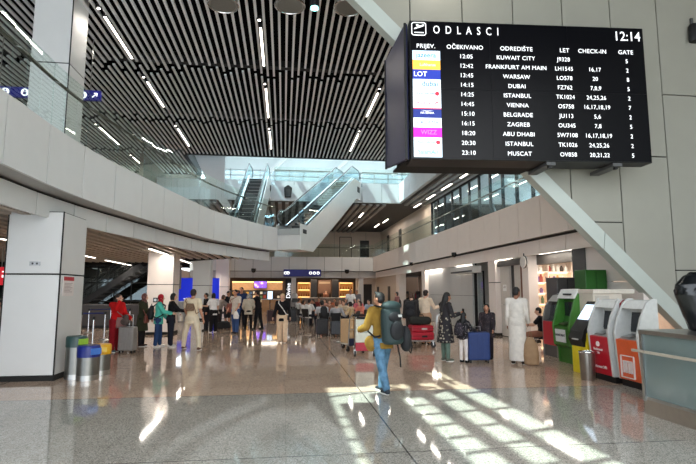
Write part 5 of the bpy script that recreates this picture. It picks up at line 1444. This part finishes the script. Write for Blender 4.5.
p = person('dark haired woman in a black top with a pale bag, right of the turquoise tunic', g, -70, 1.64, 'light', ('bob', 'black'), ('long', (24, 22, 26)), ('trousers', (34, 36, 48)), (190, 186, 182), armR=(40, 4, 40), armL=(30, 6, 60), head=(-6, 0))
shoulder_bag(p, 'pale cream bag with a dark stripe held by the woman in black', pattern('cream_stripe', (220, 208, 192), [(150, 60, 60)], 5, .2), (.05, .15, .02), (.46, .16, .24), [(.1, .05, .2), (.08, 0, .31), (.0, .08, .2)])
t = attach(p, 'white_hat', 'white sun hat held out by the woman in black', 'hat', p.arms[1][2]+p.arms[1][3]*.14); MB().tube([(0, 0, 0), (0, 0, .015)], .15, 24).build('brim', cloth((226, 216, 196)), t, smooth=True); MB().loft([((0, 0, .01), .09, .09), ((0, 0, .08), .085, .085), ((0, 0, .11), .05, .05)]).build('crown', cloth((226, 216, 196)), t, smooth=True)
g = G(191, 349.5)
p = person('man in cream shirt and trousers striding, seen from behind with a sling bag', g, -14, 1.80, 'tan', ('short', 'dark'), ('tee', (226, 208, 178)), ('trousers', (218, 202, 176)), (92, 62, 46), legL=(10, 2, 19), legR=(-8, 4, 19), armL=(20, 14, 40), armR=(0, 12, 14), lean=1, head=(6, 0), vox=.009)
shoulder_bag(p, 'brown patterned sling bag across the back of the cream-dressed man', pattern('sling_print', (112, 84, 66), [(70, 50, 42), (160, 130, 100)], 40, .4), (.0, -.105, .17), (.27, .12, .22), [(-.10, -.07, .28), (-.08, .02, .33), (.0, .1, .24), (.1, .07, .1), (.09, -.05, .06)], cloth((150, 120, 96)))
# second group
def P2(px, py): return G(px, py)
p = person('person in black behind the white-shirted woman, near the third column', P2(206, 331), 120, 1.62, 'tan', ('short', 'black'), ('long', (28, 26, 30)), ('trousers', (30, 30, 36)), vox=.014)
p = person('woman in a white shirt and black trousers looking left, before the third column', P2(213, 332.5), 40, 1.62, 'light', ('bob', 'black'), ('tee', (224, 220, 218)), ('wide', (24, 22, 24)), (200, 198, 194), armL=(30, 10, 60), vox=.013)
p = person('bent person in grey clothes with a dark bag, right of the white-shirted woman', P2(219, 329), -60, 1.55, 'tan', ('bob', 'brown'), ('long', (150, 140, 134)), ('trousers', (46, 42, 46)), lean=14, armR=(50, 8, 20), armL=(46, 8, 20), vox=.014)
a = P2(223.5, 329); t = thing('duffel_bag', 'black duffel bag on the floor beside the bent person in grey', 'bag', (a.x, a.y, 0), .4); m = MB(); m.loft([((0, 0, .02), .3, .17), ((0, 0, .12), .33, .19), ((0, 0, .28), .29, .16), ((0, 0, .36), .18, .08)]); solid('bag_body', m, .014, M('pack_black', (22, 22, 26), .7), t); MB().tube([(-.14, 0, .33), (-.1, 0, .46), (.1, 0, .46), (.14, 0, .33)], .014, 6).build('carry_handle', BLACK, t)
p = person('person in dark clothes with a bare arm, left of the man with crossed straps', P2(227, 327), -130, 1.70, 'tan', ('short', 'black'), ('tee', (30, 32, 40)), ('shorts', (40, 40, 46)), armR=(10, 14, 30), vox=.014)
p = person('bearded-dark man in pale shirt and blue jeans with crossed bag straps', P2(235, 333.5), 150, 1.76, 'tan', ('short', 'black'), ('tee', (196, 186, 174)), ('trousers', (58, 82, 128)), (36, 36, 44), armL=(16, 10, 40), armR=(6, 10, 20), vox=.012, legL=(6, 3, 3), legR=(-5, 3, 3))
p.t['label'] = 'dark haired man in pale shirt and blue jeans with crossed bag straps'
shoulder_bag(p, 'brown satchel hung at the side of the man in blue jeans', M('leather_brown', (116, 56, 44), .4), (.15, .03, .05), (.28, .14, .36), [(.10, .08, .22), (.02, .085, .26), (-.09, .0, .325), (-.06, -.08, .2)])
t = attach(p, 'plastic_bag', 'white plastic bag hanging from the hand of the man in blue jeans', 'bag', p.arms[-1][2]+p.arms[-1][3]*.1-Vector((0, 0, .34))); m = MB(); m.loft([((0, 0, 0), .11, .07), ((0, 0, .12), .13, .09), ((0, 0, .24), .08, .05), ((0, 0, .3), .03, .02)]); solid('bag_body', m, .012, cloth((226, 222, 218), .4), t); MB().tube([(-.03, 0, .28), (0, 0, .36), (.03, 0, .28)], .008, 6).build('handles', cloth((226, 222, 218), .4), t)
p = person('tall man in a blue shirt standing behind the two people in the middle group', P2(241, 327), 170, 1.88, 'tan', ('short', 'black'), ('tee', (44, 60, 100)), ('trousers', (34, 36, 44)), vox=.014)
p = person('fair haired woman in a pale waistcoat and black leggings, seen from behind', P2(248, 330.5), 10, 1.58, 'light', ('bob', 'grey'), ('jacket', (186, 176, 160)), ('leggings', (22, 20, 22)), (26, 24, 24), legL=(0, 0, 4), legR=(0, 0, 4), armL=(8, 12, 50), armR=(8, 14, 50), inL=30, inR=30, vox=.012)
p = person('man in a black shirt and trousers leaning left with a hand held out', P2(258, 329.5), 75, 1.75, 'tan', ('short', 'dark'), ('tee', (26, 24, 30)), ('trousers', (24, 24, 28)), (24, 22, 22), lean=6, armL=(52, 8, 14), armR=(44, 8, 18), legL=(10, 4, 4), legR=(-8, 3, 6), vox=.012)
p = person('short haired blonde woman in a black top and cream trousers facing the viewer', P2(282, 342.5), 172, 1.62, 'light', ('short', 'blond'), ('long', (22, 20, 22)), ('wide', (220, 190, 158)), (190, 150, 120), armL=(6, 12, 24), armR=(6, 12, 24), legL=(5, 3, 2), legR=(-4, 3, 2), vox=.009)
t = shoulder_bag(p, 'small dark bag with a white cross-body strap on the blonde woman', M('pack_black', (22, 22, 26), .7), (-.13, .02, -.03), (.2, .09, .16), [(-.09, .09, .05), (-.02, .095, .16), (.07, .08, .27), (.075, 0, .325), (.04, -.09, .2), (-.06, -.09, .06)], cloth((226, 222, 216)))
a = P2(271.5, 322.5); suitcase('dark red-brown suitcase standing left of the blonde woman', (a.x, a.y, 0), .2, M('case_maroon', (62, 34, 38), .4), .5, .3, .6, .35)
a = P2(294, 322.5); suitcase('black suitcase standing right of the blonde woman before the coffee stand', (a.x, a.y, 0), -.2, M('case_black', (28, 26, 30), .4), .62, .34, .66, .3)
t = thing('tablet_stand', 'thin stand with a small bright screen left of the blonde woman', 'stand', (atY(270, 300, 36).x, 36, 0)); MB().cyl((0, 0, 0), (0, 0, .03), .25, n=20).build('base', BLACK, t); MB().cyl((0, 0, .03), (0, 0, 1.1), .03, n=8).build('pole', BLACK, t); MB().box(-.2, -.02, 1.1, .2, .02, 1.75).build('case', BLACK, t); MB().box(-.17, -.026, 1.15, .17, -.018, 1.7).build('screen', glow('pale_screen', (190, 208, 226), .9), t)

# ---------------------------------------------------------------- backpack man
g = G(384, 393.5); g = Vector((1.70, 8.62, 0))
p = person('man in a mustard shirt and blue jeans walking away with a large dark backpack', g, 24, 1.70, 'tan', ('quiff', 'black'), ('jacket', (140, 108, 46)), ('trousers', M('worn_denim', (84, 118, 144), .85, var=.38, scale=11, spec=.2, bump=.5)), (44, 50, 58), lean=5, legL=(-14, 8, 1), legR=(13, 3, 0), armL=(18, 12, 58), armR=(24, 6, 62), inL=18, head=(20, -3), vox=.008)
MAN = p
DG_ = M('pack_dark_green', (30, 48, 48), .65, var=.1)
t = backpack(p, 'large dark green backpack on the man in the mustard shirt', DG_, .40, .66, .28, .04, .09, M('pack_black', (22, 22, 26), .7), .0)
q = MB().ell((.0, -.02, .30), (.19, .13, .09)); solid('lid_pocket', q, .012, DG_, t); MB().box(.03, -.175, .12, .11, -.16, .16).build('patch', M('patch_white', (206, 206, 202), .6), t)
m = MB(); m.tube([(.12, -.02, -.32), (.16, -.04, -.55), (.18, -.03, -.72)], .014, 6); m.build('hanging_strap', M('strap_black', (20, 20, 22), .8), t)
c = p.T(.13, -.13, -.02)
t = attach(p, 'shoulder_bag', 'black bag slung at the right side under the large backpack', 'bag', c); m = MB(); m.ell((.02, -.10, .06), (.10, .12, .19)); m.ell((.04, -.10, -.06), (.09, .10, .13)); solid('bag_body', m, .012, M('pack_black', (22, 22, 26), .7), t); MB().tube([(.08, -.1, -.14), (.14, -.1, -.22), (.17, -.1, -.12), (.12, -.1, .1)], .012, 6).build('strap', M('strap_black', (20, 20, 22), .8), t)
t = attach(p, 'travel_cushion', 'mustard cloth bundle with a white lining at the left hip of the walking man', 'bundle', p.T(-.10, .06, -.03)); m = MB(); m.ell((0, 0, 0), (.11, .13, .12)); m.ell((.02, .03, -.08), (.08, .1, .08)); solid('bundle', m, .012, cloth((150, 116, 52)), t); m = MB(); m.ell((.05, -.04, .05), (.07, .1, .05)); solid('lining', m, .012, cloth((222, 214, 198)), t)

# ---------------------------------------------------------------- trolleys in the middle
CREAM = M('advert_cream', (214, 214, 198), .5); KRAFT = M('card_box', (206, 170, 128), .7)
a = G(366.5, 357)
trolley('luggage trolley with a pale advert panel and red lower board, left of the walking man', (a.x, a.y+.45, 0), R(-6), CREAM, M('advert_red', (176, 36, 56), .5))
a = G(351.5, 352)
trolley('luggage trolley loaded with a cardboard box behind the pale-panelled one', (a.x+.02, a.y+.55, 0), R(20), None, M('advert_navy', (36, 42, 70), .5))
t = thing('cardboard_box', 'tall cardboard box standing on the rear luggage trolley', 'box', (a.x, a.y+.5, .22), R(20)); MB().box(-.2, -.3, 0, .2, .18, .68).build('carton', KRAFT, t, bevel=.006); MB().box(-.03, -.305, 0, .03, -.298, .68).build('tape', M('tape_brown', (170, 128, 84), .4), t)
a = G(369, 347); suitcase('brown suitcase lying on edge between the trolleys and the crowd', (a.x-.25, a.y+.6, 0), .1, M('case_brown', (140, 92, 60), .5), .62, .3, .72, 0)
g = G(426, 348.5)
trolley('luggage trolley stacked with red suitcases, behind the woman in the floral dress', (g.x, g.y+.5, 0), R(75), None, None)
RC = M('case_red', (176, 20, 42), .35)
t = thing('suitcase', 'lower red suitcase lying flat on the trolley', 'suitcase', (g.x, g.y+.5, .225), 0); MB().box(-.38, -.26, 0, .34, .26, .24).build('shell', RC, t, bevel=.04); MB().box(-.05, -.275, .08, .12, -.255, .14).build('carry_handle', BLACK, t); MB().box(-.385, -.265, .115, .345, .265, .125).build('seam', BLACK, t)
t = thing('suitcase', 'upper red suitcase lying flat on the lower one', 'suitcase', (g.x, g.y+.5, .467), 0); MB().box(-.36, -.25, 0, .33, .25, .2).build('shell', RC, t, bevel=.04); MB().box(-.05, -.265, .07, .12, -.245, .12).build('carry_handle', M('handle_pale', (200, 196, 190), .4), t); MB().box(-.365, -.255, .095, .335, .255, .105).build('seam', BLACK, t)
t = thing('duffel_bag', 'black olive duffel bag lying on the red suitcases', 'bag', (g.x-.02, g.y+.5, .67), 0); m = MB(); m.cap((-.25, 0, .13), (.22, 0, .13), .13, .13); m.ell((0, 0, .08), (.34, .14, .08)); solid('bag_body', m, .014, cloth((46, 46, 42)), t); MB().tube([(-.1, -.05, .24), (-.06, -.03, .32), (.06, -.03, .32), (.1, -.05, .24)], .012, 6).build('carry_handle', BLACK, t)
p = person('person with a big black backpack behind the red-loaded trolley', (g.x-.05, g.y+1.5, 0), -20, 1.66, 'light', ('short', 'brown'), ('jacket', (60, 56, 56)), ('trousers', (60, 50, 48)), vox=.013)
backpack(p, 'big black backpack on the person behind the red-loaded trolley', M('pack_black', (22, 22, 26), .7), .44, .56, .28, .03, .06)
p = person('dark haired woman in a cream blouse beside the person with the big black backpack', (g.x+.36, g.y+1.25, 0), -50, 1.74, 'light', ('bun', 'dark'), ('long', (226, 204, 178)), ('wide', (190, 150, 120)), vox=.012, armR=(30, 10, 70))

# ---------------------------------------------------------------- family on the right
g = G(446, 361)
p = person('woman with long dark hair in a black dress with pale floral print, in profile', g, -78, 1.68, 'tan', ('long', 'black'), ('dress', pattern('floral_print', (34, 30, 34), [(196, 180, 160), (120, 116, 104)], 13, .36), .27, 1.5), ('leggings', (96, 116, 104)), (92, 96, 84), armR=(16, 5, 88), armL=(14, 5, 84), inR=16, inL=16, head=(0, 8), vox=.009)
t = attach(p, 'phone', 'phone held by the woman in the floral dress', 'phone', p.arms[1][2]+p.arms[1][3]*.12); MB().box(-.04, -.005, -.06, .04, .006, .09).build('case', BLACK, t); MB().box(-.035, -.008, -.055, .035, -.004, .085).build('screen', M('dark_display', (20, 24, 30), .15), t)
DOT = pattern('dotted_black', (30, 26, 32), [(200, 194, 196)], 30, .2)
g = G(464, 362.5)
p = person('small girl in a black dotted dress and white tights with a dark backpack', g, -55, 1.16, 'tan', ('long', 'black'), ('dress', DOT, .50, 1.9), ('leggings', (222, 212, 206)), (24, 22, 24), armR=(36, 8, 40), armL=(20, 10, 30), hs=1.16, vox=.009)
backpack(p, 'small dark dotted backpack worn by the small girl', pattern('dotted_pack', (36, 32, 40), [(150, 130, 140)], 36, .25), .26, .30, .15, 0, .09)
g = Vector((5.22, 12.5, 0))
p = person('older girl with long dark hair in a dark dress behind the blue suitcase', g, 140, 1.36, 'tan', ('long', 'black'), ('dress', pattern('speckled_black', (36, 28, 34), [(150, 120, 120)], 34, .2), .40, 1.4), ('leggings', (40, 34, 40)), (24, 22, 24), hs=1.1, vox=.010, armL=(14, 8, 30), head=(10, 6))
g = G(481, 363.5)
suitcase('big blue fabric suitcase standing in front of the older girl', (g.x, g.y+.16, 0), R(-8), M('case_blue', (20, 48, 104), .5), .52, .32, .66, .12)
g = G(518.5, 364)
p = person('bearded man in a long white robe standing with his back half turned', g, -30, 1.80, 'brown', ('short', 'black'), ('thobe', (216, 208, 198), .045, .35), ('trousers', (210, 202, 192)), (60, 46, 38), armR=(14, 5, 24), armL=(4, 4, 14), head=(-34, 0), slim=.94, vox=.009)
p.t['label'] = 'tall man in a long white robe standing with his back half turned'
t = attach(p, 'carrier_bag', 'beige brown cloth carrier bag hanging by the white-robed man', 'bag', (.30, -.10, .02)); m = MB(); m.loft([((0, 0, 0), .16, .09), ((0, 0, .2), .18, .11), ((.0, 0, .46), .15, .08), ((-.02, .04, .62), .07, .04)]); solid('bag_body', m, .012, cloth((158, 128, 98)), t); MB().tube([(-.06, .02, .6), (-.04, .06, .74), (.0, .08, .74), (.03, .04, .6)], .01, 6).build('handles', cloth((120, 96, 72)), t)
g = G(541, 350)
def make_chair(label, loc, rz, group):
    t = thing('cafe_chair', label, 'chair', loc, rz, group)
    cb = M('chair_black', (24, 23, 24), .5)
    MB().box(-.21, -.2, .36, .21, .22, .395).build('seat', cb, t, bevel=.012)
    MB().extrude([(-.21, -.2, .46), (.21, -.2, .46), (.21, -.29, .86), (-.21, -.29, .86)], (0, -.03, 0)).build('backrest', cb, t, bevel=.01)
    for sx in (-1, 1):
        MB().cyl((sx*.19, .19, .36), (sx*.21, .23, 0), .014, n=8).build('leg', STEEL, t); MB().tube([(sx*.21, -.24, 0), (sx*.19, -.215, .36), (sx*.19, -.30, .86)], .014, 8).build('leg', STEEL, t)
    return t
CH0 = None; CG = 'black chairs of the cafe'
def sit(label, px, y, face, top, hair, H=1.66, skin='tan', bottom=('trousers', (44, 44, 54)), chair=None, arms=((30, 10, 70), (30, 10, 70)), lean=6, pos=None, vox=.013, legs=((86, 88, 5), (86, 88, 5)), scarf=None, head=(0, 0)):
    global CH0
    x = atY(px, 300, y).x if pos is None else pos[0]; y = y if pos is None else pos[1]
    B = person(label, (x, y, 0), face, H, skin, hair, top, bottom, (40, 36, 36), lean=lean, legL=legs[0], legR=legs[1], armL=arms[0], armR=arms[1], inL=20, inR=20, vox=vox, scarf=scarf, head=head)
    lab = chair or 'black chair under the '+' '.join(label.split(',')[0].split()[:11])
    if CH0 is None: CH0 = make_chair(lab, (x, y, 0), R(face), CG)
    else: dup(CH0, (x, y, 0), R(face), lab)
    return B
sit('person in a black top seated by the lit shop, arms bare', 541, 13.9, 55, ('tee', (26, 26, 30)), ('short', 'black'), 1.60, 'light', ('shorts', (150, 100, 80)), chair='black chair beside the dark grey cash machine', arms=((40, 8, 50), (40, 8, 50)), vox=.011)

# ---------------------------------------------------------------- cafe crowd
sit('grey-shirted man seated with a black rucksack, back to viewer', 322.5, 20.4, 8, ('tee', (186, 186, 190)), ('short', 'black'), 1.72, 'tan', ('trousers', (28, 28, 34)), vox=.012)
B = sit('woman in a grey top seated right of the rucksack man, back to viewer', 336.5, 20.2, -12, ('long', (168, 166, 168)), ('short', 'brown'), 1.66, 'light', ('trousers', (40, 38, 40)), arms=((20, 26, 60), (20, 26, 60)), vox=.012)
bp = bpy.data.objects.get('chair')
x = atY(322.5, 300, 20.4).x
t = thing('backpack', 'black rucksack on the back of the seated grey-shirted man', 'backpack', (x+.03, 20.0, .9), R(8)); m = MB(); m.loft([((0, 0, -.2), .13, .07), ((0, 0, -.12), .15, .09), ((0, .02, .14), .14, .08), ((0, .03, .22), .08, .05)]); solid('pack_body', m, .013, M('pack_black', (22, 22, 26), .7), t); MB().tube([(-.04, .03, .2), (0, .03, .27), (.04, .03, .2)], .01, 6).build('top_handle', BLACK, t)
sit('woman in a white blouse seated at the left end of the cafe', 302, 26.5, -100, ('tee', (222, 216, 214)), ('bob', 'black'), 1.6)
sit('man in a white tee seated second from the left of the cafe', 308.5, 25.0, -40, ('tee', (230, 226, 222)), ('short', 'black'), 1.7)
sit('dark-clothed person seated behind the white tee man', 314.5, 27.6, 100, ('long', (40, 38, 44)), ('short', 'black'), 1.66)
sit('person in dark red seated at the far cafe table', 319, 31.0, 170, ('long', (120, 54, 48)), ('short', 'dark'), 1.7)
sit('person in a brown top facing the viewer at the middle table', 329.5, 25.2, 175, ('long', (146, 104, 84)), ('bob', 'brown'), 1.64, 'light')
sit('person in a beige top seated right of the grey-topped woman', 344, 23.4, 150, ('tee', (206, 186, 160)), ('short', 'brown'), 1.66, 'light')
sit('woman in a mustard patterned top seated left of the pink one', 352, 21.8, 60, ('long', pattern('mustard_print', (206, 176, 130), [(90, 60, 50), (236, 220, 200)], 16, .35)), ('bob', 'black'), 1.62, 'light')
sit('woman in a salmon pink top seated near the trolleys', 361.5, 22.6, 120, ('tee', (222, 130, 110)), ('bob', 'dark'), 1.64, 'light')
sit('person in a pink top seated behind the salmon one', 358.5, 26.5, 170, ('long', (224, 120, 130)), ('short', 'grey'), 1.7, 'light')
sit('person in a pale blue top seated at the right end of the cafe', 369.5, 25.5, 140, ('tee', (170, 184, 204)), ('short', 'dark'), 1.66, 'light')
sit('person in an orange top seated further back at the cafe', 335, 29.0, 160, ('tee', (196, 110, 80)), ('short', 'dark'), 1.68)
sit('person in a white top seated at the very left edge of the cafe', 297.5, 28.5, -60, ('tee', (216, 210, 206)), ('short', 'black'), 1.68)
sit('person in a pinkish top seated behind the rucksack man', 325, 28.4, 165, ('long', (206, 150, 140)), ('bob', 'dark'), 1.64, 'light')
sit('person in a cream top seated behind the grey-topped woman', 340, 26.8, 170, ('tee', (222, 206, 186)), ('bob', 'brown'), 1.64, 'light')
sit('person in a grey top seated near the white tee man standing', 346.5, 30.5, 160, ('long', (140, 136, 140)), ('short', 'dark'), 1.68)
a = atY(322, 320, 19.55); suitcase('black suitcase standing behind the chair of the rucksack man', (a.x, 19.5, 0), R(6), M('case_black', (28, 26, 30), .4), .46, .26, .58, .0)
a = atY(336.5, 320, 19.35); suitcase('black suitcase standing behind the chair of the woman in grey', (a.x, 19.3, 0), R(-8), M('case_black', (28, 26, 30), .4), .46, .26, .50, .0)
p = person('man in a white tee standing at the back of the cafe crowd', (atY(350.5, 300, 29).x, 29, 0), 172, 1.80, 'tan', ('short', 'black'), ('tee', (236, 232, 230)), ('trousers', (60, 60, 70)), vox=.013, armL=(10, 14, 30), armR=(10, 14, 30))
p = person('cafe worker in dark clothes standing behind the bar counter', (atY(326, 300, 46).x, 46.2, 0), 180, 1.74, 'light', ('short', 'dark'), ('tee', (150, 100, 80)), ('trousers', (30, 30, 34)), vox=.015)
p = person('person in a grey cap-like hat crop standing right of the white tee man', (atY(357, 300, 31).x, 31, 0), 150, 1.78, 'tan', ('short', 'grey'), ('long', (110, 106, 110)), ('trousers', (40, 40, 46)), vox=.014)
p.t['label'] = 'grey haired person in a dark grey top standing right of the white tee man'
p = person('woman in a pinkish top walking by the far right column', (atY(397.5, 300, 27).x, 27, 0), 100, 1.66, 'light', ('bob', 'dark'), ('tee', (170, 120, 120)), ('trousers', (90, 104, 130)), vox=.014)
shoulder_bag(p, 'black bag on the shoulder of the woman by the far right column', M('pack_black', (22, 22, 26), .7), (-.14, -.02, .08), (.3, .16, .4), [(-.1, .02, .3)])
# person half hidden at the far left behind the near column
p = person('dark haired person half hidden behind the near column at the left edge', (atY(1.5, 300, 14).x, 14, 0), 160, 1.5, 'tan', ('bob', 'black'), ('long', (180, 160, 150)), ('trousers', (30, 30, 36)), vox=.014)
# cafe tables
T0 = None
for k, (px, y, lab) in enumerate(((311, 26.6, 'round cafe table between the white tee man and his neighbours'), (331, 22.6, 'round cafe table before the two seated with backs turned'), (356.5, 24.0, 'round cafe table among the pink and salmon tops'), (327, 29.6, 'round cafe table at the far end of the cafe'))):
    x = atY(px, 300, y).x
    if T0 is None:
        T0 = thing('cafe_table', lab, 'table', (x, y, 0), 0, 'round cafe tables')
        MB().tube([(0, 0, .71), (0, 0, .74)], .38, 30).build('tabletop', M('table_white', (214, 206, 196), .35), T0); MB().cyl((0, 0, .03), (0, 0, .71), .035, n=12).build('column_leg', STEEL, T0); MB().tube([(0, 0, 0), (0, 0, .015), (0, 0, .04)], [.24, .23, .05], 24).build('foot', BLACK, T0)
    else: dup(T0, (x, y, 0), 0, lab)

# black covered machine on the counter
t = thing('covered_machine', 'machine under a black plastic sheet standing on the counter at the right edge', 'machine', (5.72, 6.35, 1.17))
m = MB(); m.loft([((.22, 0, .0), .30, .22), ((.15, 0, .2), .34, .24), ((.05, 0, .5), .36, .22), ((.03, 0, .64), .33, .18), ((.06, 0, .76), .24, .12), ((.02, 0, .80), .10, .06)], 26)
rb2 = random.Random(4)
for k in range(15): a_ = 2*PI*k/15; m.cap((.20+math.cos(a_)*.29, math.sin(a_)*.21, .03), (.05+math.cos(a_+.3)*.34, math.sin(a_+.3)*.20, .55), .03, .03, 8); m.cap((.05+math.cos(a_+.3)*.34, math.sin(a_+.3)*.20, .55), (.03+math.cos(a_+.2)*.1, math.sin(a_+.2)*.06, .79), .03, .03, 8)
solid('plastic_sheet', m, .016, M('black_plastic', (16, 18, 20), .25, bump=.6, scale=7), t, 1)
MB().box(-.05, -.235, .02, .28, -.2, .2).build('fold', M('black_plastic', (16, 18, 20), .25), t, bevel=.012)
